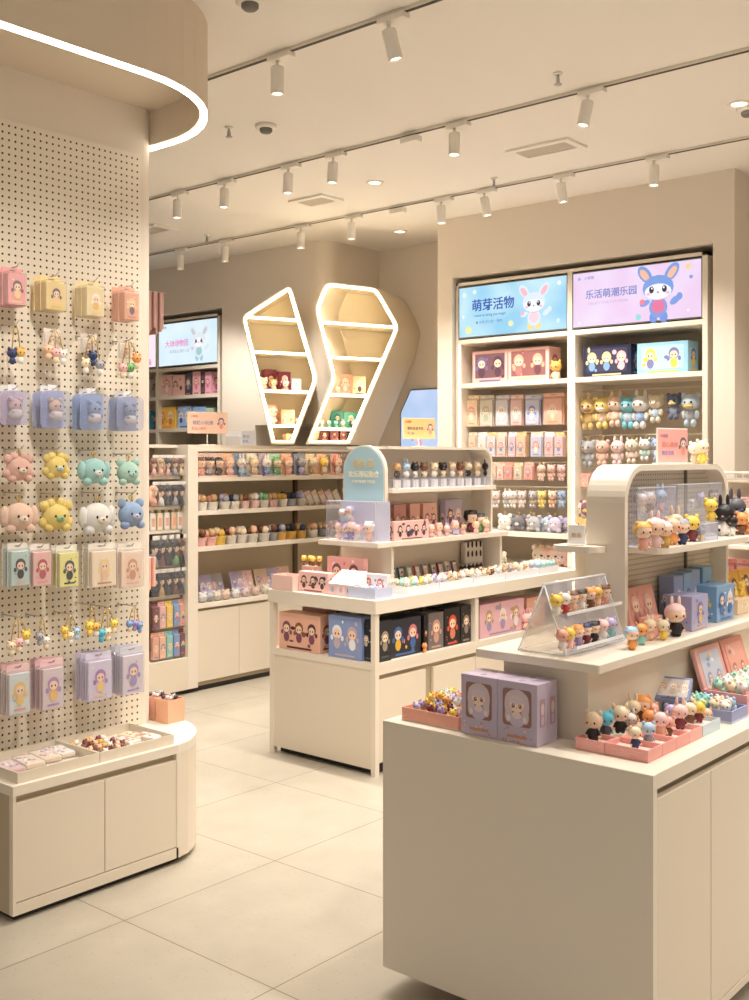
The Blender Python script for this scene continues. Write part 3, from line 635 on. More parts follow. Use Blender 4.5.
def eyes(mb, cx, y, z, r, sp, c=(30, 26, 30)):
    for s in (-1, 1): mb.ell((cx + s * sp, y, z), (r, r * .5, r * 1.25), M(c, .25), 6, 5)
def figurine(head='cream', body='pink', hood=None, ears='round', base=None):
    """vinyl chibi toy 1 unit tall, facing -y"""
    def f():
        H_ = M(CN[head], .4); B = M(CN[body], .45); O = M(CN[hood], .45) if hood else H_
        b = MB(); b.lathe([(0, .06), (.13, .06), (.19, .12), (.17, .28), (.12, .42), (.05, .46)], B, 12)
        for s in (-1, 1):
            b.ell((.085 * s, -.02, .05), (.075, .10, .055), M(CN[base], .5) if base else B, 8, 6)
            b.cyl((.085 * s, 0, .05), (.08 * s, 0, .2), .07, .075, B, 8); b.cyl((.13 * s, -.02, .36), (.215 * s, -.07, .2), .05, .045, B, 8); b.ell((.22 * s, -.08, .18), .05, H_, 8, 6)
        parts = [('body', b, None)]
        h = MB(); h.ell((0, 0, .66), (.30, .27, .27), H_ if not hood else M(SK, .4), 14, 10); eyes(h, 0, -.262, .62, .03, .12); h.ell((0, -.268, .575), (.022, .012, .014), M((200, 110, 110), .4), 6, 4)
        for s in (-1, 1): h.ell((.19 * s, -.222, .57), (.04, .012, .025), M((244, 160, 150), .5), 6, 4)
        parts.append(('head', h, None))
        if hood:
            q = MB(); v0 = len(q.v); q.ell((0, .025, .69), (.325, .29, .285), O, 14, 10)
            # open the front of the hood for the face
            keep = [i for i, fc in enumerate(q.f) if not (sum(q.v[k].y for k in fc) / len(fc) < -.12 and sum(q.v[k].z for k in fc) / len(fc) < .80)]
            q.f = [q.f[i] for i in keep]; q.m = [q.m[i] for i in keep]; q.s = [q.s[i] for i in keep]; parts.append(('hood', q, None))
        if ears:
            for s in (-1, 1):
                e = MB()
                if ears == 'round': e.ell((.21 * s, 0, .90), (.09, .05, .09), O, 8, 6)
                elif ears == 'bunny': e.ell((.12 * s, 0, 1.02), (.06, .045, .18), O, 8, 7)
                elif ears == 'cat': e.cyl((.19 * s, 0, .84), (.24 * s, 0, 1.03), .09, .01, O, 8)
                elif ears == 'bun': e.ell((.27 * s, .03, .86), (.10, .09, .10), O, 8, 6)
                parts.append(('ear' if ears != 'bun' else 'hair_bun', e, None))
        return parts
    return ('fig', head, body, hood, ears, base), f
def plush_charm(head='cream', body='pink', ears='round', acc=None):
    """plush keychain hanging from its ring: origin at the ring, 1 unit long, facing -y"""
    def f():
        P = plush(CN[head]); Q = plush(CN[body]); r = MB(); r.tube([(.05 * math.cos(a), 0, -.05 + .05 * math.sin(a)) for a in [2 * math.pi * i / 10 for i in range(10)]], .012, M((200, 175, 110), .3, .8), 6, True); r.cyl((0, 0, -.1), (0, 0, -.17), .02, .02, M((200, 175, 110), .3, .8), 6)
        h = MB(); h.ell((0, 0, -.36), (.25, .2, .21), P, 12, 9); eyes(h, 0, -.19, -.37, .025, .09); h.ell((0, -.2, -.41), (.06, .03, .04), M((240, 190, 170), .8), 7, 5)
        if acc: h.ell((0, -.14, -.47), (.14, .12, .05), plush(CN[acc]), 8, 5)
        b = MB(); b.ell((0, 0, -.70), (.15, .13, .17), Q, 10, 8)
        for s in (-1, 1): b.ell((.17 * s, -.02, -.68), (.07, .06, .11), P, 8, 6, mtx=None); b.ell((.09 * s, -.04, -.90), (.08, .09, .10), P, 8, 6)
        out = [('metal_ring', r, None), ('head', h, None), ('body', b, None)]
        for s in (-1, 1):
            e = MB()
            if ears == 'bunny': e.ell((.12 * s, .02, -.12), (.055, .04, .14), P, 8, 6)
            elif ears == 'cat': e.cyl((.15 * s, 0, -.22), (.2 * s, 0, -.08), .08, .01, P, 8)
            else: e.ell((.19 * s, 0, -.19), (.075, .05, .075), P, 8, 6)
            out.append(('ear', e, None))
        return out
    return ('charm', head, body, ears, acc), f
def chibi(mb, x, z, h, y, hair, dress, skin=SK, k=0):
    e = .0005 * (k + 1); u = h / 2
    mb.flat((x, z + .38 * u), .52 * u, .55 * u, y - e, M(hair), 12)
    mb.flat((x, z + .26 * u), .38 * u, .36 * u, y - 2 * e, M(skin), 12)
    mb.flat((x, z - .5 * u), .36 * u, .46 * u, y - e * 1.5, M(dress), 10)
    for s in (-1, 1):
        mb.flat((x + s * .16 * u, z + .24 * u), .07 * u, .10 * u, y - 3 * e, M((50, 40, 50)), 6); mb.flat((x + .55 * s * u, z - .1 * u), .16 * u, .22 * u, y - .8 * e, M(hair), 8)
def printed(mb, x0, x1, z0, z1, y, pal, rnd, n=2, panel=None):
    """cover artwork on a face looking along -y"""
    w_, h_ = x1 - x0, z1 - z0
    if panel: mb.rect(x0 + w_ * .08, x1 - w_ * .08, z0 + h_ * .16, z1 - h_ * .10, y - .0004, M(panel))
    for i in range(7):
        mb.flat((x0 + w_ * rnd.uniform(.1, .9), z0 + h_ * rnd.uniform(.1, .9)), w_ * rnd.uniform(.02, .06), w_ * rnd.uniform(.02, .06), y - .0007, M(rnd.choice(pal)), 7)
    ch = min(h_ * .68, w_ / n * 1.15)
    for i in range(n): chibi(mb, x0 + w_ * (i + .5) / n * .92 + w_ * .04, z0 + h_ * .50, ch, y - .0009, rnd.choice(pal), rnd.choice(pal))
    mb.rect(x0 + w_ * .2, x0 + w_ * .8, z0 + h_ * .05, z0 + h_ * .10, y - .0009, M(rnd.choice(pal)))
def gift_box(w_, d, h, base, pal, n=2, panel=None, seed=1, side=True):
    """printed carton, origin at bottom centre, front face -y"""
    def f():
        rnd = random.Random(seed); b = MB(); b.rbox(-w_ / 2, w_ / 2, -d / 2, d / 2, 0, h, M(base, .35), min(.0015, w_ * .04), 1)
        printed(b, -w_ / 2, w_ / 2, 0, h, -d / 2 - .0002, pal, rnd, n, panel)
        if side:
            for a in (90, -90):
                q = MB(); printed(q, -d / 2 * .9, d / 2 * .9, h * .05, h * .95, -w_ / 2 - .0002, pal, rnd, max(1, int(round(d / h * 1.2))), None); b.join(q, ROT(a, 'Z'))
        return [('carton', b, None)]
    return ('box', round(w_, 3), round(d, 3), round(h, 3), tuple(base), n, seed), f
def pack(w_, h, card, pal, th=.02, n=1, header=None, seed=1, clearfront=True):
    """hanging pack: origin at the hook hole, front face -y"""
    def f():
        rnd = random.Random(seed); c = MB(); hd = .12 * h; c.rbox(-w_ / 2, w_ / 2, -.002, .0, -h, .010, M(header or card, .5), .0008, 1)
        c.rect(-w_ / 2 * .28, w_ / 2 * .28, -.002, .002, -.0026, M((150, 140, 130)))
        b = MB(); b.rbox(-w_ / 2 * .9, w_ / 2 * .9, -th, -.0022, -h * .98, -hd, M(card, .35), .002, 1)
        printed(b, -w_ / 2 * .85, w_ / 2 * .85, -h * .95, -hd * 1.3, -th - .0003, pal, rnd, n)
        g = MB(); g.rbox(-w_ / 2 * .97, w_ / 2 * .97, -th - .004, -.0021, -h * 1.0, -hd * .5, BAG, .003, 1)
        return [('header_card', c, None), ('printed_card', b, None), ('clear_pouch', g, None)]
    return ('pack', round(w_, 3), round(h, 3), tuple(card), n, seed, th, header), f
def open_tray(w_, d, h, c, t=.003, inner=None):
    def f():
        b = MB(); m = M(c, .5); b.box(-w_ / 2, w_ / 2, -d / 2, d / 2, 0, t, M(inner or c, .5))
        b.box(-w_ / 2, w_ / 2, -d / 2, -d / 2 + t, t, h, m); b.box(-w_ / 2, w_ / 2, d / 2 - t, d / 2, t, h, m); b.box(-w_ / 2, -w_ / 2 + t, -d / 2 + t, d / 2 - t, t, h, m); b.box(w_ / 2 - t, w_ / 2, -d / 2 + t, d / 2 - t, t, h, m)
        return [('tray', b, None)]
    return ('tray', round(w_, 3), round(d, 3), h, tuple(c), inner), f
def acrylic(w_, d, h, t=.002, shelf=(), back=None, mat=None):
    def f():
        A_ = mat or ACR; b = MB(); b.box(-w_ / 2, w_ / 2, -d / 2, d / 2, 0, t, A_); b.box(-w_ / 2, w_ / 2, -d / 2, d / 2, h - t, h, A_)
        b.box(-w_ / 2, -w_ / 2 + t, -d / 2, d / 2, t, h - t, A_); b.box(w_ / 2 - t, w_ / 2, -d / 2, d / 2, t, h - t, A_); b.box(-w_ / 2 + t, w_ / 2 - t, -d / 2, -d / 2 + t, t, h - t, A_)
        ed = MB(); E2 = M((225, 232, 240), .2)
        for x in (-w_ / 2, w_ / 2 - t):
            for y in (-d / 2, d / 2 - t): ed.box(x, x + t, y, y + t, 0, h, E2)
        for z in (h - t,): ed.box(-w_ / 2, w_ / 2, -d / 2 - .0002, -d / 2 + t, z, h + .0002, E2); ed.box(-w_ / 2 - .0002, -w_ / 2 + t, -d / 2, d / 2, z, h + .0002, E2)
        out = [('acrylic_walls', b, None), ('polished_edge', ed, None)]
        for z in shelf: q = MB().box(-w_ / 2 + t, w_ / 2 - t, -d / 2 + t, d / 2 - t, z - t, z, A_); out.append(('inner_step', q, None))
        if back: q = MB().box(-w_ / 2 + t, w_ / 2 - t, d / 2 - t, d / 2, t, h - t, M(back, .5)); out.append(('backing_card', q, None))
        return out
    return ('acr', round(w_, 3), round(d, 3), round(h, 3), tuple(shelf), back, id(mat)), f
def bucket(cup, heads, seed=1):
    """small tub packed with toy heads, 1 unit = tub width"""
    def f():
        rnd = random.Random(seed); b = MB(); b.lathe([(0, .0), (.38, 0), (.48, .62), (.51, .64), (.49, .66), (.45, .62), (.37, .06), (0, .05)], M(cup, .4), 16)
        out = [('tub', b, None)]; P = [(-.2, .1), (.2, .12), (0, -.18)]
        for (x, y), c in zip(P, heads):
            h = MB(); z = .90 + rnd.uniform(-.03, .14); h.ell((x, y, z), .30, M(CN[c], .6), 9, 7); h.ell((x - .15, y, z + .2), .08, M(CN[c], .6), 6, 5); h.ell((x + .15, y, z + .2), .08, M(CN[c], .6), 6, 5); eyes(h, x, y - .22, z, .03, .08); h.cyl((x, y, .15), (x, y, z - .15), .12, .14, M(CN[c], .6), 8); out.append(('toy_head', h, None))
        return out
    return ('bucket', tuple(cup), tuple(heads), seed), f
def plush_head(c, acc='cream', ears='round', shape='bear', seed=1):
    """round plush pouch hanging from its ring, origin at ring, 1 unit wide"""
    def f():
        P = plush(CN[c]); A_ = plush(CN[acc]); r = MB(); r.tube([(0, 0, 0), (.03, 0, -.1), (0, 0, -.2)], .02, M((205, 180, 120), .3, .8), 6); r.tube([(.06 * math.cos(a), 0, -.06 + .06 * math.sin(a)) for a in [2 * math.pi * i / 10 for i in range(10)]], .014, M((205, 180, 120), .3, .8), 6, True)
        b = MB(); b.ell((0, 0, -.52), (.38, .24, .34), P, 16, 11); eyes(b, 0, -.225, -.5, .03, .13); b.ell((0, -.23, -.58), (.12, .06, .08), A_, 10, 7); b.ell((0, -.285, -.56), (.03, .015, .02), M((90, 50, 50)), 6, 4)
        out = [('metal_ring', r, None), ('face', b, None)]
        for s in (-1, 1):
            e = MB()
            if ears == 'floppy': e.ell((.38 * s, -.03, -.50), (.13, .09, .25), P, 9, 7)
            elif ears == 'petal':
                for a in (10, 60, 115, 160): e.ell((.36 * math.cos(R(a)) * s, -.02, -.52 + .33 * math.sin(R(a - 35))), (.14, .1, .14), P, 9, 7)
            else: e.ell((.29 * s, 0, -.22), (.14, .08, .13), P, 9, 7)
            out.append(('ear', e, None)); q = MB(); q.ell((.25 * s, -.08, -.80), (.13, .12, .11), P, 9, 7); out.append(('paw', q, None))
        return out
    return ('phead', c, acc, ears, seed), f
def charm_bunch(cols, seed=1):
    """a card ring with a few tiny charms, origin at the hook, 1 unit long"""
    def f():
        rnd = random.Random(seed); G_ = M((210, 180, 110), .3, .8); r = MB(); out = []
        for i, c in enumerate(cols):
            x = (i - (len(cols) - 1) / 2) * .22; zz = -.45 - rnd.uniform(0, .3)
            pts = [(x * .2, 0, 0), (x * .6, -.02, -.15), (x, -.02, zz + .12)]; r.tube(pts, .016, G_, 5)
            for k in range(3): t = (k + 1) / 3.6; r.ell((x * (.2 + .8 * t), -.02, zz * t), .03, G_, 6, 4)
            h = MB(); h.ell((x, -.04, zz), (.14, .10, .12), M(CN[c], .5), 9, 7); h.ell((x - .09, -.04, zz + .11), .045, M(CN[c], .5), 6, 5); h.ell((x + .09, -.04, zz + .11), .045, M(CN[c], .5), 6, 5)
            h.ell((x, -.04, zz - .18), (.09, .07, .10), M(CN[rnd.choice(['white', 'cream', c])], .5), 8, 6); eyes(h, x, -.13, zz, .018, .05); out.append(('charm', h, 0))
        return [('chain', r, None)] + out
    return ('bunch', tuple(cols), seed), f
def doll_bag(hair, dress, seed=1):
    """small doll in a clear bag, origin at top, 1 unit tall"""
    def f():
        h = MB(); h.ell((0, 0, -.42), (.19, .15, .19), M(SK, .5), 10, 8); eyes(h, 0, -.145, -.43, .02, .07)
        q = MB(); q.ell((0, .03, -.36), (.24, .18, .24), M(CN[hair], .6), 10, 8); q.ell((-.19, -.02, -.58), (.10, .12, .26), M(CN[hair], .6), 8, 6); q.ell((.19, -.02, -.58), (.10, .12, .26), M(CN[hair], .6), 8, 6); q.ell((0, -.1, -.30), (.17, .08, .09), M(CN[hair], .6), 8, 6)
        b = MB(); b.lathe([(0, -.97), (.17, -.97), (.12, -.7), (.05, -.58)], M(CN[dress], .6), 10)
        g = MB(); g.rect(-.26, .26, -1.0, -.1, -.21, BAG); g.rbox(-.2, .2, -.21, -.20, -.12, .02, M((226, 222, 216), .4), .004, 1)
        return [('body', b, None), ('head', h, None), ('hair', q, None), ('clear_bag', g, None)]
    return ('dbag', hair, dress), f
def hook(label, x, y, z, ln=.13, rz=0.0):
    def f():
        b = MB(); b.tube([(0, 0, 0), (0, -ln * .85, 0), (0, -ln, .012)], .0022, M((200, 196, 188), .3, .6), 6); b.box(-.004, .004, -.002, 0, -.012, .006, M((200, 196, 188), .3, .6)); return [('hook', b, None)]
    return put('peg_hook', ('hook', ln), f, label, 'hook', (x, y, z), rz)
def price_card(label, loc, rz, w_=.05, h=.035, c=(246, 240, 232), stripe=(240, 150, 150), lean=0):
    def f():
        b = MB(); b.box(-w_ / 2, w_ / 2, 0, .002, 0, h, M(c, .4)); b.rect(-w_ * .4, w_ * .4, h * .7, h * .85, -.0004, M(stripe)); b.rect(-w_ * .4, w_ * .1, h * .3, h * .45, -.0004, M((150, 150, 170)))
        q = MB().box(-w_ / 2, w_ / 2, -.004, .012, -.0001 + .0001, .002, ACR); return [('card', b, None), ('foot', q, None)]
    return put('price_card', ('pc', w_, h, c, stripe), f, label, 'sign', loc, rz)
def stand_sign(label, loc, rz, w_, h, bg, body, post=.0, border=None, fig=True):
    """printed sign on a small stand; origin at its foot, face -y. body = [(text, size, colour, x, z)] with x,z as fractions"""
    t = thing('counter_sign', label, 'sign', loc, rz)
    if post: MB().cyl((0, .004, 0), (0, .004, post + h * .5), .004, .004, CW, 8).build('post', t)
    MB().rbox(-w_ * .18 if post else -w_ / 2, w_ * .18 if post else w_ / 2, -.02, .02, 0, .004, CW, .001, 1).build('base', t)
    p = MB().rbox(-w_ / 2, w_ / 2, -.003, .003, post + .004, post + h, M(border or bg, .4), .001, 1).build('sign_board', t)
    b = MB(); b.rect(-w_ * .485, w_ * .485, post + h * .04, post + h * .97, -.0034, M(bg, .5)); b.build('printed_face', p)
    b = MB()
    for s_, sz, c, fx, fz in body: b.join(text(s_, sz * h, M(c, .5), 'LEFT', .01, .0003), T((-w_ / 2 + fx * w_, -.0042, post + fz * h)))
    b.build('lettering', p)
    if fig: b = MB(); chibi(b, w_ * .34, post + h * .5, h * .55, -.0036, (120, 100, 130), (230, 150, 140)); b.build('printed_figure', p)
    return t
ODD = {}
def scatter(where, cat, kind, colors, x0, x1, y0, y1, z, r, nx, ny, rz=0.0, group=None, seed=1, style='toy'):
    """small toys lying in a tray, each its own object"""
    rnd = random.Random(seed); RW = ['front row', 'middle row', 'back row'] if ny == 3 else (['front row', 'back row'] if ny == 2 else [''] if ny == 1 else ['front row', 'second row', 'third row', 'fourth row', 'back row'])
    for j in range(ny):
        for i in range(nx):
            c = colors[(i * 2 + j * 3 + rnd.randrange(2)) % len(colors)]; c2 = rnd.choice(colors)
            def f(c=c, c2=c2):
                if style == 'wrap':
                    b = MB(); b.rbox(-1.0, 1.0, -.7, .7, -.3, .3, M(CN[c], .4), .12, 2); b.flat((0, 0), .1, .1, -.71, M(CN[c2])); q = MB(); q.ell((.2, 0, .33), (.45, .35, .1), M(CN[c2], .4), 8, 5); return [('sachet', b, None), ('print', q, None)]
                b = MB(); b.ell((0, 0, .45), (.62, .58, .55), M(CN[c], .45), 9, 7); b.ell((-.38, 0, .95), .2, M(CN[c], .45), 6, 5); b.ell((.38, 0, .95), .2, M(CN[c], .45), 6, 5); eyes(b, 0, -.56, .5, .07, .22)
                q = MB(); q.ell((0, .5, -.15), (.45, .55, .4), M(CN[c2], .5), 8, 6); return [('head', b, None), ('body', q, None)]
            x = x0 + (x1 - x0) * (i + .5 + rnd.uniform(-.18, .18)) / nx; y = y0 + (y1 - y0) * (j + .5 + rnd.uniform(-.18, .18)) / ny
            put(kind, (style, c, c2), f, 'small %s toy%s%s, %s' % (c, (', ' + RW[j]) if RW[j] else '', (', ' + ordn(i, nx)) if nx > 1 else '', where.replace('the ', '', 1)), 'toy', (x, y, z + r * .5), rz + rnd.uniform(-.5, .5), group, detail=False, s=r)
# ------------------------------------------------------------------ pegboard goods (facing -y of the room)
HY_ = PY - .105
def pegx(px): return Xy(px, HY_)
PW = lambda a, b: (Xy(b, HY_) - Xy(a, HY_))
def pz(px, py): return Zy(px, py, HY_)
def pegrow(items, fn, name, cat, group, wide):
    pass
rowname = ['top', 'second', 'third', 'fourth', 'fifth', 'sixth', 'seventh', 'bottom']
def hk(px, py, row, i, n, ln=.125): hook('steel peg hook of the %s item in the %s pegboard row' % (ordn(i, n), rowname[row]), pegx(px), PY - .0045, pz(px, py), ln)
# top row: boxed plush charms, three deep on every hook
R1 = [(15, 270, 20, 36, 'pink', (236, 170, 170), (240, 196, 196)), (54, 279, 22, 32, 'yellow', (238, 212, 150), (244, 200, 90)), (93.5, 284, 19, 33, 'cream yellow', (240, 220, 170), (236, 190, 110)), (129.5, 289, 16, 32, 'salmon', (236, 176, 150), (228, 140, 120))]
for i, (px, py, w_, h, cn_, c, c2) in enumerate(R1):
    W_ = PW(px - w_ / 2, px + w_ / 2); HH = (pz(px, py) - pz(px, py + h)); X = pegx(px); Z = pz(px, py); hk(px, py - 3, 0, i, 4, .13)
    for k in range(2):
        key, f = pack(W_, HH, c, [c2, (250, 240, 230), (120, 100, 110), (250, 210, 150)], .034, 1, None, 10 + i)
        put('boxed_charm', key, f, '%s boxed plush charm %s in the top pegboard row' % (cn_, 'at the front' if k == 0 else 'behind the front one'), 'toy pack', (X, HY_ + .02 + k * .040, Z), 0, 'boxed charms on the pegboard')
# second row: tiny charm sets in clear bags
R2 = [(15.5, 325, 40, ('navy', 'gold'), 'gold and navy'), (55, 331, 38, ('peach', 'pink', 'white'), 'peach and pink'), (92, 336, 38, ('cream', 'navy', 'grey'), 'cream and navy'), (129, 341, 38, ('pink', 'green', 'orange'), 'pink and green')]
for i, (px, py, h, cs, cn_) in enumerate(R2):
    S_ = pz(px, py) - pz(px, py + h); hk(px, py - 1, 1, i, 4)
    key, f = charm_bunch(cs, 20 + i); put('charm_keyring', key, f, '%s charm keyring in the second row of the pegboard' % cn_, 'keyring', (pegx(px), HY_, pz(px, py)), 0, 'charm keyrings on the pegboard', s=S_)
    if i: 
        key, f = pack(S_ * .5, S_ * .45, (238, 226, 214), [(244, 190, 170), (200, 210, 140), (250, 250, 250)], .006, 1, None, 25 + i); put('charm_card', key, f, 'small printed card behind the %s charm keyring on the pegboard' % cn_, 'card', (pegx(px), HY_ + .022, pz(px, py)), 0)
# third row: rounded clear cases with plush faces
R3 = [(13.5, 391, 27, 34, 'pale pink', (244, 218, 226), 'pink'), (53.5, 391, 27, 37, 'lilac blue', (206, 214, 238), 'peach'), (92.5, 394, 26, 36, 'pale blue', (188, 216, 240), 'blue'), (128, 397, 23, 34, 'grey blue', (206, 216, 232), 'grey blue')]
def roundcase(W_, HH, c, pc, seed):
    def f():
        b = MB(); b.prism(rr(-W_ / 2, W_ / 2, -HH, 0, W_ * .2), -.004, 0, M(c, .4), 'y'); 
        q = MB(); q.ell((0, -.022, -HH * .42), (W_ * .27, .018, W_ * .25), plush(CN[pc]), 12, 9); q.ell((0, -.028, -HH * .68), (W_ * .33, .018, W_ * .2), plush((245, 232, 225)), 10, 7); eyes(q, 0, -.040, -HH * .42, W_ * .03, W_ * .1)
        for s in (-1, 1): q.ell((s * W_ * .2, -.022, -HH * .24), (W_ * .09, .012, W_ * .09), plush(CN[pc]), 8, 6); q.ell((s * W_ * .2, -.034, -HH * .62), (W_ * .08, .012, W_ * .06), plush(CN[pc]), 7, 5)
        g = MB(); g.prism(rr(-W_ / 2, W_ / 2, -HH, 0, W_ * .2), -.046, -.0042, clear((236, 238, 248), .1, 'cs'), 'y')
        t = MB(); t.rbox(-W_ * .2, W_ * .2, -.003, -.001, -.002, .022, M((235, 232, 235), .4), .0006, 1)
        return [('backing_card', b, None), ('plush_toy', q, None), ('clear_case', g, None), ('hang_tab', t, None)]
    return ('rcase', round(W_, 3), tuple(c), pc), f
for i, (px, py, w_, h, cn_, c, pc) in enumerate(R3):
    W_ = PW(px - w_ / 2, px + w_ / 2) * .86; HH = pz(px, py) - pz(px, py + h); hk(px, py - 2, 2, i, 4, .13)
    for k in range(2):
        key, f = roundcase(W_, HH, c, pc, i); put('plush_case', key, f, '%s rounded clear case with a plush face, %s, third row of the pegboard' % (cn_, 'front one' if k == 0 else 'hanging behind'), 'toy pack', (pegx(px), HY_ + .01 + k * .05, pz(px, py)), 0, 'rounded plush cases on the pegboard')
# fourth and fifth rows: plush pouches
R4 = [(20, 451, 32, 'salmon', 'cream', 'petal', 'fluffy salmon'), (57.5, 451, 28, 'yellow', 'pale blue', 'petal', 'yellow petal'), (95, 452, 32, 'teal', 'white', 'floppy', 'teal eared'), (129.5, 456, 27, 'mint', 'teal', 'round', 'pale mint')]
for i, (px, py, w_, c, a, e, cn_) in enumerate(R4):
    W_ = PW(px - w_ / 2, px + w_ / 2); hk(px, py - 2, 3, i, 4)
    key, f = plush_head(c, a, e); put('plush_pouch', key, f, '%s plush face charm in the fourth row of the pegboard' % cn_, 'plush toy', (pegx(px), HY_ + .01, pz(px, py + 2) + .01), 0, s=W_ * 1.0)
R5 = [(20, 495, 37, 'peach', 'cream', 'floppy', 'peach pig'), (57, 496, 34, 'yellow', 'green', 'petal', 'yellow star shaped'), (98, 495, 36, 'white', 'cream', 'floppy', 'white long eared'), (132.5, 495, 30, 'blue', 'lilac', 'round', 'denim blue bear')]
for i, (px, py, w_, c, a, e, cn_) in enumerate(R5):
    W_ = PW(px - w_ / 2, px + w_ / 2); hk(px, py - 2, 4, i, 4)
    key, f = plush_head(c, a, e); put('plush_pouch', key, f, '%s plush pouch in the fifth row of the pegboard' % cn_, 'plush toy', (pegx(px), HY_ + .01, pz(px, py)), 0, s=W_ * 1.02)
# sixth row
R6 = [(18, 546, 20, 40, (190, 214, 210), [(40, 38, 42), (60, 50, 55), (235, 180, 180)], 'mint card pack with a black haired doll'), (40, 547, 20, 39, (238, 190, 184), [(190, 80, 90), (120, 60, 70), (240, 160, 150)], 'pink card pack with red haired dolls'), (67, 548, 21, 39, (240, 234, 150), [(34, 33, 36), (70, 66, 70)], 'yellow card pack with a black bunny'), (102, 546, 27, 41, (246, 226, 200), [(240, 200, 160), (200, 140, 110), (248, 220, 150)], 'wide cream pack with a tiny bear'), (130, 546, 24, 41, (246, 218, 196), [(240, 180, 160), (210, 150, 120)], 'peach cream pack nearest the column edge')]
for i, (px, py, w_, h, c, pal, cn_) in enumerate(R6):
    W_ = PW(px - w_ / 2, px + w_ / 2); HH = pz(px, py) - pz(px, py + h); hk(px, py, 5, i, 5)
    for k in range(2):
        key, f = pack(W_, HH, c, pal, .02, 1, (238, 232, 222), 60 + i); put('hanging_pack', key, f, '%s%s, sixth pegboard row' % (cn_, '' if k == 0 else ', hanging behind its twin'), 'toy pack', (pegx(px), HY_ + .005 + k * .035, pz(px, py)), 0, 'card packs on the pegboard')
# seventh row
R7 = [(18, 618, 37, ('cream', 'pink', 'yellow'), 'cream and pink'), (42, 618, 33, ('grey', 'white'), 'grey and white'), (70, 615, 31, ('yellow', 'cream', 'pale blue'), 'yellow and pale blue'), (92, 606, 36, ('yellow', 'gold'), 'golden yellow'), (107, 608, 34, ('cyan', 'cream', 'yellow'), 'cyan and cream'), (134, 607, 28, ('blue', 'purple', 'blue'), 'violet blue')]
for i, (px, py, h, cs, cn_) in enumerate(R7):
    S_ = pz(px, py) - pz(px, py + h); hk(px, py - 1, 6, i, 6)
    key, f = charm_bunch(cs, 70 + i); put('charm_keyring', key, f, '%s charm keyring in the seventh row of the pegboard' % cn_, 'keyring', (pegx(px), HY_, pz(px, py)), 0, 'charm keyrings on the pegboard', s=S_)
# bottom row
R8 = [(17.5, 667, 23, 47, (214, 222, 224), (236, 196, 196), [(110, 190, 210), (240, 200, 120), (240, 150, 130)], 'pink topped pack with blue and yellow toys'), (51, 662, 23, 47, (222, 208, 214), (236, 196, 200), [(200, 150, 180), (240, 190, 110), (180, 140, 190)], 'pink topped pack with lilac dolls'), (98, 655, 26, 45, (216, 208, 232), (214, 206, 226), [(170, 120, 190), (240, 200, 130), (250, 240, 240)], 'lilac pack with an ice cream doll'), (131, 649, 23, 45, (220, 210, 224), (210, 208, 220), [(220, 150, 170), (240, 180, 120), (160, 140, 190)], 'pale lilac pack nearest the column edge')]
for i, (px, py, w_, h, c, hd, pal, cn_) in enumerate(R8):
    W_ = PW(px - w_ / 2, px + w_ / 2); HH = pz(px, py) - pz(px, py + h); hk(px, py, 7, i, 4)
    for k in range(3):
        key, f = pack(W_, HH, c, pal, .014, 1, hd, 80 + i); put('hanging_pack', key, f, '%s%s, bottom pegboard row' % (cn_, ['', ', middle of its hook', ', rearmost on its hook'][k]), 'toy pack', (pegx(px), HY_ + .0 + k * .030, pz(px, py)), 0, 'lilac packs on the pegboard')
# behind the column
def tassel(n, ln, c):
    def f():
        b = MB()
        for i in range(n): x = (i - n / 2) * .016; b.rbox(x - .006, x + .006, -.05 + .01 * (i % 2), .05, -ln + .012 * (i % 3), 0, M(c, .6), .003, 1)
        r = MB(); r.tube([(-n * .008 - .30, 0, .004), (n * .008 + .03, 0, .004)], .0025, STEEL); r.tube([(-n * .008 - .26, 0, .004), (-n * .008 - .26, -.0635, .004)], .003, STEEL); return [('pouch_stack', b, None), ('rail', r, None)]
    return ('tassel', n, ln), f
key, f = tassel(6, .18, (190, 150, 140)); yy = PY + .232; put('hanging_pouch', key, f, 'dusty pink pouches hanging from a rail behind the upper pegboard column', 'pouch', (Xy(151, yy), yy, Zy(153, 293, yy)), 0)
key, f = tassel(3, .15, (240, 190, 175)); put('hanging_pouch', key, f, 'pink plush sleeve peeking out behind the pegboard column edge', 'pouch', (Xy(146, yy), yy, Zy(150, 556, yy)), 0)

# trays on the low cabinet
def wtray(w_, d, h, c=(226, 214, 196)): return open_tray(w_, d, h, c, .004)
tx0 = atz(17.6, 783, CZ); tx1 = atz(100, 764, CZ); tx2 = atz(177, 744, CZ); ty = 3.15; TD = .27
xa, xb, xc = Xy(17.6, ty), Xy(99.5, ty), Xy(174, ty)
for n_, a, c_ in (('left', xa, xb), ('right', xb + .003, xc)):
    key, f = wtray(c_ - a, TD, .036); put('display_tray', key, f, '%s shallow cream tray on the low cabinet below the pegboard' % n_, 'tray', ((a + c_) / 2, ty + TD / 2, CZ))
def sachet(c, c2, seed):
    def f():
        rnd = random.Random(seed); b = MB(); b.rbox(-.5, .5, -.8, .8, 0, .28, M(c, .4), .08, 2)
        for k in range(9): b.ell((rnd.uniform(-.35, .35), rnd.uniform(-.6, .6), .28), (.1, .12, .05), M(rnd.choice(c2), .5), 7, 4)
        g = MB(); g.rbox(-.53, .53, -.88, .88, -.0, .33, BAG, .08, 2); return [('contents', b, None), ('clear_wrap', g, None)]
    return ('sach', tuple(c), seed), f
wL = (xb - xa)
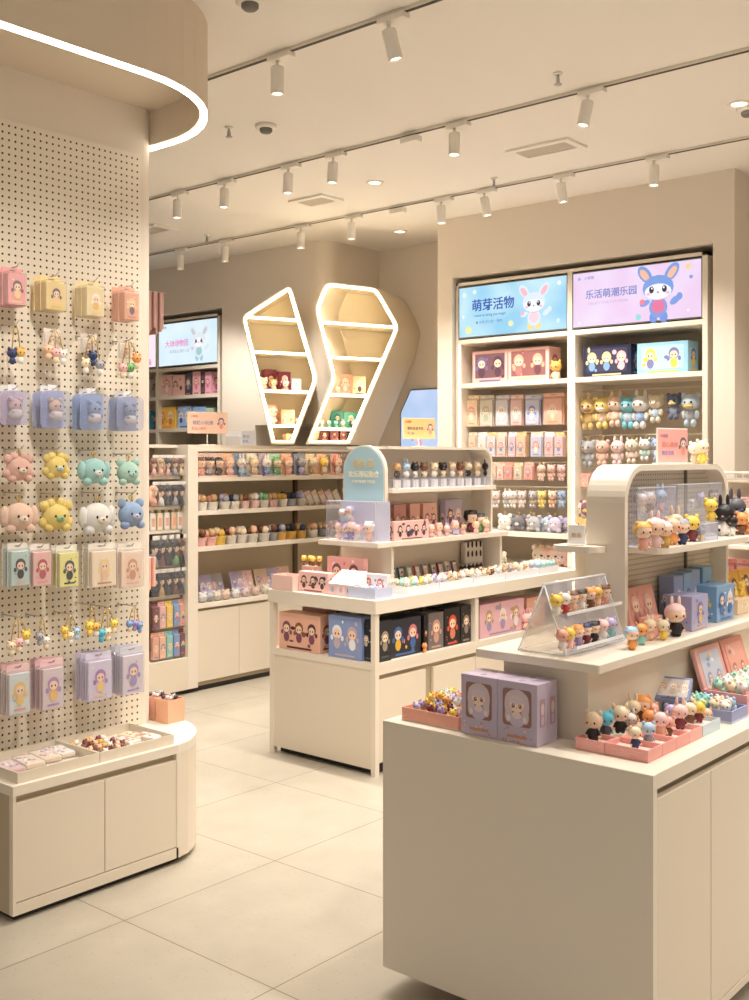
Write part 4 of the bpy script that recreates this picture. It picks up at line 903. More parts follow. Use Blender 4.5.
for i, (fx, fy, c, cn_) in enumerate([(.16, .5, (222, 190, 192), 'dusty pink'), (.42, .55, (238, 220, 200), 'cream'), (.66, .62, (236, 214, 190), 'beige'), (.86, .66, (240, 226, 214), 'off white')]):
    key, f = sachet(c, [(200, 150, 170), (250, 240, 235), (180, 190, 200)], i); put('wrapped_toy', key, f, '%s flat wrapped toy in the left cream tray under the pegboard' % cn_, 'toy pack', (xa + wL * fx, ty + TD * fy, CZ + .006), R(-8), s=.072)
wR = xc - xb
scatter('the right cream tray under the pegboard', 'toy', 'mini_charm', ['gold', 'brown', 'white', 'peach', 'maroon'], xb + .02, xb + wR * .52, ty + .02, ty + TD - .04, CZ + .006, .018, 7, 4, 0, None, 5)
for i, (fx, fy, c, cn_) in enumerate([(.62, .45, (240, 214, 206), 'pink flecked'), (.80, .6, (244, 214, 160), 'yellow flecked'), (.9, .4, (240, 228, 214), 'white')]):
    key, f = sachet(c, [(220, 120, 120), (250, 200, 90), (150, 130, 120)], 10 + i); put('wrapped_toy', key, f, '%s flat wrapped toy in the right cream tray under the pegboard' % cn_, 'toy pack', (xb + wR * fx, ty + TD * fy, CZ + .006), R(12), s=.06)
bx, by = atz(158, 721, CZ); bx2, by2 = atz(172, 717, CZ)
for n_, (x, y), c in (('front', (2.771, 3.44), (238, 182, 150)), ('rear', (2.771, 3.525), (232, 176, 150))):
    key, f = open_tray(.084, .078, .092, c, .003); put('open_box', key, f, '%s salmon open box at the rounded end of the low cabinet' % n_, 'box', (x, y, CZ + .0003), 0)
    scatter('the %s salmon open box on the low cabinet' % n_, 'toy', 'mini_charm', ['grey', 'white', 'dark grey', 'pale pink'], x - .03, x + .03, y - .03, y + .03, CZ + .084, .014, 2, 3, 0, None, 7)

# ------------------------------------------------------------------ narrow hanging bay, left background
hbN = ['bottom', 'fifth', 'fourth', 'third', 'second', 'top']
bayX = [Xy(p, GY + .05) for p in (154, 161, 168, 175, 181)]
bay = [(1.386, .13, 'clear', [('brown', 'pink'), ('tan', 'peach'), ('black', 'pink'), ('brown', 'grey'), ('brown', 'cream')], 'top shelf'),
       (1.195, .155, 'doll', [('peach', 'salmon'), ('black', 'white'), ('black', 'black'), ('black', 'grey'), ('black', 'black')], 'second shelf'),
       (1.046, .13, 'tube', ['white', 'cream', 'white', 'beige', 'white'], 'third shelf'),
       (.819, .195, 'doll', [('black', 'grey'), ('black', 'maroon'), ('black', 'black'), ('black', 'green'), ('brown', 'black')], 'fourth shelf'),
       (.632, .172, 'doll', [('black', 'black'), ('black', 'tan'), ('black', 'black'), ('black', 'brown'), ('black', 'black')], 'fifth shelf'),
       (.425, .17, 'pack', ['maroon', 'pink', 'yellow', 'blue', 'salmon'], 'sixth level'),
       (.237, .17, 'pack', ['salmon', 'peach', 'teal', 'blue', 'maroon'], 'bottom level')]
for z, h, ty_, cs, shn in bay:
    for i, x in enumerate(bayX):
        c = cs[i]; pl = '%s of the narrow hanging bay, %s' % (shn, ordn(i, 5))
        if ty_ in ('doll', 'clear'):
            key, f = doll_bag(*c); put('bagged_doll', key, f, '%s haired bagged doll on the %s' % (c[0], pl), 'doll', (x, GY + .055, z + h), 0, 'bagged dolls in the narrow bay', s=h)
        elif ty_ == 'tube':
            def f(c=c):
                b = MB(); b.rbox(-.16, .16, -.1, .1, -1, -.15, M(CN[c], .4), .04, 2); b.rect(-.1, .1, -.8, -.4, -.101, M((225, 170, 150))); q = MB(); q.rbox(-.1, .1, -.04, .04, -.15, 0, M((205, 190, 165), .4), .02, 1); return [('tube', b, None), ('cap', q, None)]
            put('slim_tube', ('tube', c), f, '%s slim tube on the %s' % (c, pl), 'tube', (x, GY + .07, z + h), 0, 'slim tubes in the narrow bay', s=h)
        else:
            key, f = pack(.052, h - .012, CN[c], [(250, 220, 200), (230, 120, 110), (90, 110, 170), (250, 230, 150)], .02, 1, None, 90 + i); put('hanging_pack', key, f, '%s card pack on the %s' % (c, pl), 'toy pack', (x, GY + .05, z + h - .005), 0, 'colourful packs in the narrow bay')

# ------------------------------------------------------------------ back shelf unit goods
def gx(px, dy=.08): return Xy(px, GY + dy)
def clearbox(c, fig_, back=None):
    def f():
        b = MB(); b.rbox(-.3, .3, -.2, .2, 0, .06, M(CN[c], .4), .02, 1); k, ff = figurine(*fig_); fg = MB()
        for p in ff(): fg.join(p[1], T((0, .02, .06)) @ Matrix.Scale(.8, 4))
        q = MB(); q.box(-.3, .3, .19, .2, .06, 1.0, M(CN[back or c], .4)); g = MB(); g.rect(-.3, .3, .06, 1.0, -.2, ACR); return [('base', b, None), ('toy_figure', fg, None), ('backing_card', q, None), ('clear_cover', g, None)]
    return ('cbox', c, fig_, back), f
tops = [(203, 'pale pink', ('peach', 'salmon', 'brown', 'round')), (211.5, 'pale pink', ('peach', 'grey', 'black', 'round')), (221, 'pale pink', ('peach', 'black', 'black', None)), (231.5, 'peach', ('peach', 'pale pink', 'peach', 'round')), (244, 'blue', ('white', 'pale blue', None, 'bunny')), (256.5, 'white', ('cream', 'beige', None, 'cat')), (269, 'lilac', ('white', 'blue', None, 'bunny')), (279, 'mint', ('white', 'green', 'green', 'round')), (290.5, 'peach', ('orange', 'pink', 'salmon', 'round')), (303.5, 'grey blue', ('grey', 'lilac', None, 'cat')), (315, 'cream', ('cream', 'tan', None, 'round')), (326, 'peach', ('yellow', 'cream', None, 'round')), (340, 'pink', ('pale pink', 'white', 'salmon', 'bunny'))]
for i, (px, c, fg_) in enumerate(tops):
    key, f = clearbox(c, fg_); put('windowed_box', key, f, '%s windowed box with a %s figure, highest back unit shelf' % (c, fg_[2] or fg_[0]) + (', ' + ordn(i, 13) if i < 12 else ', rightmost'), 'toy box', (gx(px), GY + .10, GS[3]), R(random.Random(i).uniform(-6, 6)), None, s=.158)
cup2 = [(203.5, ['peach', 'salmon', 'tan'], 'white'), (214.3, ['salmon', 'peach', 'tan'], 'white'), (226.3, ['lilac', 'tan', 'grey'], 'white'), (229 + 7, ['navy', 'grey', 'grey'], 'white'), (246, ['tan', 'peach', 'brown'], 'pale pink'), (256, ['cream', 'peach', 'white'], 'pale pink'), (265.5, ['mint', 'black', 'green'], 'white'), (274.5, ['peach', 'orange', 'tan'], 'pale pink'), (284, ['yellow', 'black', 'gold'], 'white'), (293, ['dark grey', 'navy', 'black'], 'grey'), (302, ['grey blue', 'dark grey', 'lilac'], 'white')]
for i, (px, hs, c) in enumerate(cup2):
    key, f = bucket(CN[c], hs, i); put('toy_tub', key, f, '%s tub of %s toy heads, second back unit shelf, %s' % (c, hs[0], ordn(i, 11)), 'tub', (gx(px), GY + .10, GS[2]), 0, 'toy tubs on the second shelf', s=.080)
for i, (px, c) in enumerate([(309, 'beige'), (315.5, 'pale pink'), (322, 'cream'), (329, 'peach'), (336, 'pale pink'), (343, 'cream')]):
    def f(c=c):
        b = MB(); b.rbox(-.03, .03, -.01, .01, 0, .12, M(CN[c], .4), .003, 1); b.rect(-.02, .02, .02, .08, -.0105, M((250, 244, 236))); g = MB(); g.rbox(-.033, .033, -.014, .014, -.0, .128, BAG, .003, 1); return [('card', b, None), ('clear_sleeve', g, None)]
    put('leaning_pack', ('lean', c), f, '%s card pack leaning on the second back shelf, %s' % (c, ordn(i, 6)), 'toy pack', (gx(px), GY + .12, GS[2] + .004), 0, rot=(R(-4), R(-26), R(-10)), s=.9)
cup3 = [(201.5, ['tan', 'peach', 'brown'], 'pink'), (211, ['peach', 'cream', 'tan'], 'pink'), (220.5, ['cream', 'tan', 'gold'], 'yellow'), (231.5, ['brown', 'tan', 'peach'], 'white'), (242.3, ['cream', 'white', 'cream'], 'white'), (253, ['brown', 'gold', 'peach'], 'white'), (264.5, ['brown', 'red', 'cream'], 'white'), (273, ['grey', 'tan', 'brown'], 'grey'), (281.5, ['navy', 'navy', 'grey'], 'gold'), (291.5, ['dark grey', 'navy', 'black'], 'gold'), (301.7, ['tan', 'grey', 'navy'], 'gold'), (313, ['tan', 'brown', 'peach'], 'white'), (324, ['beige', 'tan', 'tan'], 'grey'), (335, ['pale pink', 'tan', 'peach'], 'white')]
for i, (px, hs, c) in enumerate(cup3):
    key, f = bucket(CN[c], hs, i + 20); put('toy_tub', key, f, '%s tub of %s toy heads, third back unit shelf, %s' % (c, hs[0], ordn(i, 14) if i < 12 or i == 13 else 'near the right end'), 'tub', (gx(px), GY + .09, GS[1]), 0, 'toy tubs on the third shelf', s=.088)
low = [(207, 15, 'lilac', -8), (218, 13, 'grey', -10), (238, 16, 'lilac', -14), (247, 13, 'pale pink', -16), (262, 16, 'beige', -14), (272, 14, 'lilac', -18), (284, 13, 'pale pink', -20)]
for i, (px, w_, c, a) in enumerate(low):
    key, f = gift_box(.10, .022, .16, CN[c], [(240, 180, 190), (160, 140, 190), (250, 240, 230), (140, 160, 200)], 2, None, 30 + i); put('leaning_box', key, f, '%s printed box leaning on the lowest open back shelf, %s' % (c, ordn(i, 7)), 'box', (gx(px, .18), GY + .17, GS[0] + .004), 0, None, rot=(R(-24), 0, R(a)))
blob = [(203, 'white'), (210, 'grey'), (217, 'cream'), (226, 'peach'), (236, 'white'), (246, 'pale pink'), (256, 'peach'), (266, 'cream'), (277, 'pale pink')]
for i, (px, c) in enumerate(blob):
    def f(c=c):
        b = MB(); b.ell((0, 0, .42), (.5, .42, .42), plush(CN[c]), 10, 8); b.ell((-.3, 0, .8), .17, plush(CN[c]), 7, 5); b.ell((.3, 0, .8), .17, plush(CN[c]), 7, 5); eyes(b, 0, -.4, .45, .05, .16); g = MB(); g.ell((0, 0, .45), (.56, .5, .47), BAG, 10, 7); return [('plush_ball', b, None), ('clear_bag', g, None)]
    put('bagged_plush', ('bplush', c), f, '%s plush ball in a clear bag on the lowest open shelf, %s' % (c, ordn(i, 9)), 'plush toy', (gx(px, .05), GY + .055, GS[0]), 0, 'bagged plush balls on the lowest open shelf', s=.072)
# signs and boxes on top of it
xg = Xy(207.5, GY + .06)
stand_sign('peach counter sign with a printed doll standing on top of the back shelf unit', (xg, GY + .06, GT + .0005), R(-18), .28, .145, (248, 206, 182), [('小萌物', .12, (235, 120, 100), .07, .76), ('萌趣小玩偶', .20, (150, 150, 185), .12, .44), ('新品上架中', .14, (225, 130, 120), .1, .2)], .07, (236, 214, 196))
stand_sign('small white card sign on the back shelf unit beside the left lit niche', (Xy(248.5, GY + .06), GY + .06, GT + .0005), R(-18), .11, .10, (226, 228, 238), [('积分', .26, (140, 150, 190), .1, .5), ('好礼', .22, (140, 150, 190), .1, .2)], 0, (240, 240, 244), False)
def holder():
    b = MB(); b.box(-.06, .06, 0, .003, .06, .10, M((238, 238, 246), .3)); b.box(-.06, .06, 0, .003, .003, .06, ACR); b.box(-.06, .06, -.02, .02, 0, .003, ACR); return [('holder', b, None)]
put('sign_holder', ('holder',), holder, 'clear acrylic sign holder with white top strip right of the peach sign', 'sign', (Xy(234, GY + .10), GY + .10, GT + .0005), R(-18))
for n_, px, c, w_, h, pal in (('blue and white', 380, (200, 220, 240), .06, .11, [(60, 110, 200), (250, 250, 250)]), ('dark', 367, (70, 55, 50), .09, .055, [(230, 190, 150), (200, 90, 80)])):
    key, f = gift_box(w_, .06, h, c, pal, 1, None, 44 + px); put('small_box', key, f, '%s small printed box on the far right top of the back shelf unit' % n_, 'box', (min(6.2, Xy(px, GY + .04)) - (.0 if px > 370 else .0) - (.02 if px > 370 else .11) , GY + .05, GT + .0005), R(-10))
# far left wall unit goods
def fX(px, dx=.1): return Yx(px, FXP + dx)
fz = [2.013, 1.744, 2.01, 1.74]
for z, row, shn in ((2.013, [(169, 17, 23, (240, 196, 190), [(230, 150, 150), (250, 230, 225)], 'pink'), (184, 12, 22, (240, 190, 180), [(120, 60, 60), (240, 200, 190)], 'salmon'), (194, 7, 23, (80, 70, 80), [(160, 150, 160)], 'dark grey'), (202, 8, 24, (246, 196, 205), [(230, 140, 160), (150, 110, 110)], 'light pink'), (208.5, 5, 24, (110, 80, 90), [(60, 50, 55)], 'brown'), (213.5, 6, 23, (240, 180, 200), [(220, 120, 160)], 'rose')], 'upper'),
                    (1.744, [(172, 19, 23, (246, 200, 90), [(240, 140, 60), (250, 230, 180)], 'yellow'), (190, 14, 23, (170, 200, 240), [(50, 90, 200), (240, 240, 250)], 'blue'), (205, 13, 22, (150, 190, 240), [(70, 120, 220), (250, 250, 250)], 'sky blue'), (215, 7, 20, (190, 214, 180), [(240, 130, 80), (240, 230, 160)], 'pale green')], 'lower')):
    for i, (px, w_, h, c, pal, cn_) in enumerate(row):
        y = fX(px); W_ = abs(fX(px + w_ / 2) - fX(px - w_ / 2)) * .97; HH = h * 8.5 / 1076
        key, f = gift_box(W_, .12, HH, c, pal, 2 if w_ > 10 else 1, None, 130 + i + int(z * 10)); put('toy_box', key, f, '%s toy box on the %s shelf of the far left unit' % (cn_, shn), 'toy box', (FXP + .10, y, z), -math.pi / 2)
for i, (z, c, cn_) in enumerate(((2.01, (230, 228, 226), 'white'), (1.74, (60, 160, 205), 'bright blue'))):
    key, f = gift_box(.09, .12, .16, c, [(240, 240, 240), (150, 150, 150)], 1, None, 150 + i); put('toy_box', key, f, '%s toy box at the far left just past the pegboard column' % cn_, 'toy box', (FXP + .10, fX(151.5), z), -math.pi / 2)
key, f = figurine('orange', 'salmon', None, 'round'); put('toy_figure', key, f, 'orange toy figure beside the pale green box in the far left unit', 'figurine', (FXP + .04, fX(214.5), 1.744), -math.pi / 2, s=.09)
# polygon niche goods
def hx(t, px, z, dep=.10):
    u = hxuv(px, 430)[0]; p = HXP + HXW * u + CAV * (dep * 1.3); return (p.x, p.y, z)
hrz = math.atan2(HXW.y, HXW.x)
def hexbox(px, w_, h, c, pal, z, lab, dep=.11, n=1, seed=0):
    key, f = gift_box(w_ * 7.3 / 1076 / .9, .07, h * 7.3 / 1076, c, pal, n, None, 200 + seed); put('toy_box', key, f, lab, 'toy box', hx(0, px, z, dep), hrz)
def hexfig(px, h, a, z, lab, dep=.06):
    key, f = figurine(*a); put('toy_figure', key, f, lab, 'figurine', hx(0, px, z, dep), hrz, s=h * 7.3 / 1076)
PK = [(235, 150, 150), (250, 230, 210), (120, 60, 60)]
hexbox(267, 11, 21, (150, 70, 80), PK, HAZ[2], 'maroon toy box behind cream dolls, third shelf of the left lit niche', .14, 1, 1)
hexbox(281.5, 11.5, 19, (128, 48, 62), [(240, 180, 180), (250, 220, 220)], HAZ[2], 'dark red toy box in the middle of the third shelf, left lit niche', .11, 1, 2)
hexbox(293.5, 9.5, 12.5, (220, 222, 236), [(150, 160, 210), (250, 250, 250)], HAZ[2], 'pale blue toy box on the third shelf of the left lit niche', .10, 1, 3)
hexfig(263, 13, ('cream', 'peach', None, 'round'), HAZ[2], 'cream doll at the left of the third shelf, left lit niche'); hexfig(273, 11, ('peach', 'cream', 'gold', 'round'), HAZ[2], 'golden hooded doll between boxes, third shelf, left lit niche'); hexfig(285, 10, ('white', 'pale pink', None, 'bunny'), HAZ[2], 'white bunny doll before the dark red box, left lit niche')
hexfig(271, 20, ('white', 'pale pink', 'salmon', 'round'), HAZ[3], 'tall pink capped doll on the fourth shelf, left lit niche'); hexbox(285, 13, 15, (246, 206, 170), [(240, 150, 110), (250, 240, 230)], HAZ[3], 'orange cream toy box on the fourth shelf of the left lit niche', .1, 2, 4)
hexfig(297, 7, ('white', 'cream', None, 'round'), HAZ[3], 'tiny white doll at the right of the fourth shelf, left lit niche')
hexbox(343, 14, 21, (236, 176, 150), [(250, 220, 210), (220, 130, 110)], HBZ[2], 'salmon toy box on the third shelf of the right lit niche', .12, 1, 5)
hexbox(357.5, 13, 19, (240, 200, 160), [(70, 50, 50), (250, 230, 210)], HBZ[2], 'cream framed toy box on the third shelf of the right lit niche', .1, 1, 6)
hexfig(338, 8, ('cream', 'peach', None, 'round'), HBZ[2], 'tiny cream doll left of the salmon box, right lit niche')
hexbox(335, 13, 18, (70, 160, 140), [(30, 100, 90), (200, 240, 220)], HBZ[3], 'green toy box on the fourth shelf of the right lit niche', .14, 1, 7)
hexbox(349, 14, 17, (90, 176, 160), [(40, 110, 110), (210, 240, 230)], HBZ[3], 'turquoise toy box right of the green one, right lit niche', .14, 1, 8)
for k, (px, a, n_) in enumerate([(322, ('white', 'white', None, 'round'), 'white'), (329, ('mint', 'teal', None, 'round'), 'mint'), (336, ('teal', 'teal', None, 'cat'), 'teal'), (343, ('white', 'mint', None, 'bunny'), 'white bunny'), (354, ('peach', 'orange', 'peach', 'round'), 'peach')]):
    hexfig(px, 8, a, HBZ[3], 'tiny %s doll on the fourth shelf, right lit niche' % n_, .05)
bz = 1.592 + .03
for k, (t_, px, c, w_, h, n_) in enumerate([(0, 288, (244, 206, 160), 9, 6, 'cream orange box low in the left lit niche'), (1, 322, (110, 50, 50), 8, 9, 'maroon small box low in the right lit niche'), (1, 332, (140, 80, 90), 8, 10, 'dusty rose small box low in the right lit niche'), (1, 341, (120, 60, 70), 6, 9, 'wine red small box low in the right lit niche')]):
    hexbox(px, w_, h, c, PK, bz, n_, .10, 1, 20 + k)
# ------------------------------------------------------------------ wall unit goods (facing -x of the room)
NR = -math.pi / 2
def wy(px, dx=.1): return Yx(px, WX + dx)
def wz(px, py, dx=.1): return Zx(px, py, WX + dx)
def wbox(px0, px1, py, zb, c, pal, lab, n, panel, dep=.14, dx=.06, seed=0):
    ya, yb_ = wy(px1, dx), wy(px0, dx); h = wz((px0 + px1) / 2, py, dx) - zb
    key, f = gift_box(yb_ - ya, dep, h, c, pal, n, panel, 300 + seed); put('gift_box', key, f, lab, 'toy box', (WX + dx + dep / 2, (ya + yb_) / 2, zb), NR)
wbox(472.5, 507.5, 350.5, 1.985, (240, 190, 184), [(120, 110, 160), (200, 120, 140), (90, 60, 80)], 'left pink windowed gift box on the top shelf under the blue sign', 2, (120, 84, 96), seed=1)
wbox(508, 549, 347.5, 1.985, (246, 196, 190), [(200, 120, 120), (240, 180, 150), (110, 70, 80)], 'right pink windowed gift box on the top shelf under the blue sign', 2, (150, 96, 96), seed=2)
wbox(583, 631, 345, 1.985, (36, 40, 66), [(120, 160, 220), (240, 180, 190), (220, 200, 150)], 'dark navy gift box with bright figures under the pink sign', 3, (58, 56, 84), seed=3)
wbox(637, 688, 342, 1.985, (150, 200, 225), [(250, 200, 80), (250, 240, 240), (120, 120, 170)], 'sky blue gift box with a yellow creature under the pink sign', 2, (176, 216, 232), seed=4)
key, f = figurine('gold', 'cream', None, 'round'); put('toy_figure', key, f, 'golden yellow figure standing beside the right pink gift box', 'figurine', (WX + .07, wy(558.5), 1.985), NR, s=.125)
def rod(X, ya, yb_, z, lab):
    b = MB(); b.tube([(X, ya, z), (X, yb_, z)], .0045, M((205, 195, 180), .4, .4)); 
    t = tag(b.build('hanging_rail'), lab, 'rail')
RX = WX + .13
def wpk(row, px, w_, pt, pb_, c, pal, lab, n=1, seed=0, hd=None, X=RX):
    y = Yx(px, X); W_ = abs(Yx(px + w_ / 2, X) - Yx(px - w_ / 2, X)) * .98; zt = Zx(px, pt, X); zb = Zx(px, pb_, X)
    for k in range(2):
        key, f = pack(W_, zt - zb, c, pal, .016, n, hd, 320 + seed); put('hanging_pack', key, f, lab + ('' if k == 0 else ', tucked behind'), 'toy pack', (X - .02 + k * .03, y, zt), NR, 'packs hanging on the left bay of the wall unit')
yL0, yL1 = wy1 - ed[1] + .002, wy1 - ed[0] - .002
r1 = [(474.5, 13, 'peach cream', (248, 216, 180), [(240, 170, 150), (250, 240, 220)]), (489, 14, 'greyish cream', (232, 218, 200), [(190, 200, 170), (240, 230, 220)]), (504.5, 13.5, 'pale lilac', (226, 220, 228), [(150, 170, 210), (240, 240, 245)]), (519, 12.5, 'pale pink', (244, 204, 196), [(220, 150, 160), (250, 240, 235)]), (535, 15, 'lilac blue', (208, 208, 232), [(110, 150, 220), (245, 240, 245)]), (555.5, 21, 'wide salmon', (244, 186, 160), [(240, 170, 80), (250, 220, 190)])]
for i, (px, w_, n_, c, pal) in enumerate(r1): wpk(0, px, w_, 397 + (0 if i < 5 else -2), 427 - i * .4, c, pal, '%s printed pack in the top hanging row under the blue sign' % n_, seed=i)
r2 = [(466, 7.5, 'cream', (244, 226, 206)), (475, 8, 'orange topped', (246, 212, 180)), (484.5, 9, 'white', (238, 232, 232)), (494, 9, 'grey white', (228, 224, 232)), (504, 9, 'beige pink', (236, 212, 200)), (514.5, 8, 'pink and lilac', (236, 196, 206)), (523.5, 9.5, 'yellow topped', (244, 200, 170)), (538.8, 12, 'pale blue lilac', (200, 200, 224)), (551.5, 9.5, 'peach and blue', (228, 200, 200)), (561.5, 9, 'pale rose', (232, 204, 214))]
for i, (px, w_, n_, c) in enumerate(r2): wpk(1, px, w_, 434, 457, c, [(240, 160, 120), (130, 150, 200), (250, 240, 230), (230, 140, 150)], '%s slim pack in the second hanging row under the blue sign' % n_, seed=10 + i, hd=[(246, 200, 140), (240, 220, 200), (235, 235, 240)][i % 3])
r3 = [(495.5, 7, 'peach', (246, 206, 176)), (503, 7, 'cream pink', (244, 206, 190)), (511, 8, 'salmon', (240, 160, 140)), (520.5, 9, 'yellow and blue', (226, 206, 170)), (531, 9.5, 'coral', (240, 176, 160))]
for i, (px, w_, n_, c) in enumerate(r3): wpk(2, px, w_, 464, 480, c, [(250, 240, 230), (220, 130, 120), (150, 160, 200)], '%s small pack in the third hanging row of the wall unit' % n_, seed=30 + i)
def wplush(px, pt, pb_, a, lab, dx=.1, grp=None, X=None):
    X = X or WX + dx; S_ = Zx(px, pt, X) - Zx(px, pb_, X); key, f = plush_charm(*a); put('plush_keychain', key, f, lab, 'plush keychain', (X, Yx(px, X), Zx(px, pt, X)), NR, grp, s=S_)
for i, (px, a, n_) in enumerate([(541.5, ('peach', 'pale pink', 'bunny'), 'peach'), (551.5, ('salmon', 'salmon', 'round'), 'salmon'), (561.5, ('pink', 'salmon', 'round'), 'rose pink')]): wplush(px, 462, 481, a, '%s plush keychain at the right of the third hanging row of packs' % n_, .11)
for i, (px, a, n_) in enumerate([(496, ('pale pink', 'grey', 'round'), 'pink and grey'), (507, ('white', 'grey', 'bunny'), 'white rabbit'), (513.5, ('white', 'beige', 'cat'), 'white and beige'), (522, ('pale pink', 'white', 'round'), 'pale pink and white'), (533, ('grey', 'tan', 'round'), 'grey and tan'), (542, ('yellow', 'yellow', 'round'), 'yellow chick'), (552.5, ('peach', 'orange', 'round'), 'orange and peach'), (562, ('blue', 'pale blue', 'round'), 'blue')]): wplush(px, 488, 508, a, '%s plush keychain in the fourth hanging row of the wall unit' % n_, .12)
for z, lab in ((Zx(515, 396, RX), 'top'), (Zx(515, 433, RX), 'second'), (Zx(515, 463, RX), 'third'), (Zx(515, 487, RX), 'fourth')): rod(RX + .0, yL0, yL1, z + .004, '%s thin hanging rail in the left bay of the wall unit' % lab)
for i, (px, c, e) in enumerate([(506, 'white', 'round'), (513, 'grey', 'floppy'), (520, 'dark grey', 'round'), (527, 'pale pink', 'floppy'), (535, 'grey', 'round'), (545, 'pale blue', 'floppy'), (556, 'lilac', 'round'), (564, 'purple', 'floppy')]):
    key, f = plush_head(c, 'white', e); put('plush_toy', key, f, '%s plush head on the white shelf below the hanging keychains, %s' % (c, ordn(i, 8)), 'plush toy', (WX + .09 + .05 * (i % 2), wy(px), 1.034 + .122), NR, s=.13)
for i, (px, c) in enumerate([(541, 'beige'), (548, 'salmon'), (555, 'peach'), (562, 'pink')]):
    key, f = plush_head(c, 'white', 'round'); put('plush_toy', key, f, '%s plush head on the low shelf behind the island end, %s' % (c, ordn(i, 4)), 'plush toy', (WX + .10, wy(px), .97), NR, s=.16)
MB_ = MB().box(WX + .005, WX + .38, yL0 + .0, yL1, .80, .828, LAM); tag(MB_.build('ledge_shelf'), 'cream ledge shelf joining the island end to the wall unit', 'shelf')
# right bay plush keychains
yR0, yR1 = wy1 - ed[3] + .002, wy1 - ed[2] - .002
for lab, z in (('upper', Zx(600, 391.5, RX)), ('middle', Zx(600, 436, RX)), ('lower', Zx(600, 468, RX))): rod(RX, yR0, yR1, z + .004, '%s thin hanging rail in the right bay of the wall unit' % lab)
q1 = [(588.6, 393, 430, ('gold', 'gold', 'round', 'brown'), 'golden brown bear'), (603, 392, 429, ('yellow', 'peach', 'round', 'white'), 'yellow hooded'), (615.7, 391, 427, ('peach', 'peach', 'bunny', None), 'peach bunny'), (628.5, 391, 429, ('cyan', 'pale blue', 'round', None), 'turquoise'), (640.5, 390, 429, ('white', 'blue', 'bunny', None), 'white and blue'), (656, 390, 423, ('cream', 'pale blue', 'round', None), 'cream with pale blue bow'), (674, 389, 420, ('navy', 'grey blue', 'round', 'yellow'), 'navy and yellow'), (690.8, 388, 427, ('pale blue', 'grey', 'round', 'yellow'), 'pale blue and yellow')]
for px, a, b_, k, n_ in q1: wplush(px, a, b_, k, '%s plush keychain in the upper row under the pink sign' % n_, .11)
q2 = [(588.4, 436, 467, ('grey', 'grey', 'round'), 'grey'), (602.6, 436, 466, ('salmon', 'peach', 'round'), 'salmon'), (617.7, 436, 466, ('pale pink', 'pale pink', 'bunny'), 'pale pink bunny'), (632, 435, 464, ('cream', 'pink', 'cat'), 'cream and pink'), (645, 435, 461, ('white', 'mint', 'cat'), 'white and mint'), (658, 434, 462, ('blue', 'white', 'round'), 'blue and white'), (672, 434, 462, ('beige', 'cream', 'bunny'), 'beige')]
for px, a, b_, k, n_ in q2: wplush(px, a, b_, k, '%s plush keychain in the middle row under the pink sign' % n_, .11)
wpk(0, 586.5, 10, 475, 487, (246, 190, 176), [(250, 230, 220)], 'small pink card pack at the left of the lower rail, right bay', seed=50)
for i, (px, c) in enumerate([(579, 'white'), (587, 'maroon')]):
    key, f = plush_head(c, 'yellow', 'round'); put('plush_toy', key, f, '%s plush head hanging low in the right bay beside the arched frame' % c, 'plush toy', (WX + .10, wy(px), Zx(px, 498, WX + .1)), NR, s=.13)
key, f = plush_head('gold', 'white', 'floppy'); put('plush_toy', key, f, 'golden plush head behind the white sign left of the arched frame', 'plush toy', (WX + .08, wy(580), 1.034 + .135), NR, s=.14)
# blue lit screen in the recess
X_ = 6.24; ya, yb_ = Yx(446, X_), Yx(401.5, X_); z0, z1 = 1.50, Zx(420, 389, X_)
t = thing('advert_screen', 'pale blue lit screen with chamfered corner on the recess wall behind the orange sign', 'screen', (X_, yb_, 0), NR)
Wd = yb_ - ya; P_ = [(0, z0), (Wd, z0), (Wd, z1), (.10, z1), (.0, z1 - .17)]
MB().prism(P_, -.015, .0, M((120, 130, 140), .4), 'y').build('screen_frame', t)
Pi = [(.008, z0 + .01), (Wd - .01, z0 + .01), (Wd - .01, z1 - .01), (.104, z1 - .01), (.01, z1 - .172)]
MB().prism(Pi, -.0165, -.0151, gradlit((182, 206, 240), (205, 216, 246), 1.0), 'y').build('lit_panel', t)
b = MB(); critter(b, Wd * .45, 1.66, .22, -.018, (205, 215, 240), (240, 190, 200), (240, 170, 190), (230, 150, 170), (200, 210, 240)); b.build('mascot_print', t)
# pink sign and yellow figure on top of the arched frame
AT = 1.481
stand_sign('pink printed sign standing on top of the arched frame', (Xy(672, 1.52), 1.52, AT), R(-14), .150, .115, (244, 180, 172), [('小萌物', .11, (205, 140, 170), .08, .74), ('甜心派对', .17, (226, 140, 140), .14, .48), ('限定发售', .13, (170, 150, 205), .14, .26)], 0, (250, 236, 228))
key, f = figurine('cream', 'yellow', None, 'round'); put('toy_figure', key, f, 'yellow and white duck like figure beside the pink sign on the arched frame', 'figurine', (Xy(702, 1.52), 1.52, AT), R(-30), s=.085)
key, f = figurine('white', 'cream', None, 'round'); put('toy_figure', key, f, 'white figure half behind the pink sign on the arched frame', 'figurine', (Xy(696, 1.55), 1.555, AT), R(-30), s=.078)

# ------------------------------------------------------------------ island upper shelf goods
def ix(px, Y): return Xy(px, Y)
key, f = acrylic(.33, .112, .20, .002, (), (212, 214, 236), ACR); put('acrylic_case', key, f, 'clear acrylic case with toy figures before the blue arched end', 'display case', (4.072, 3.575, BZ + .0005), NR, s=1)

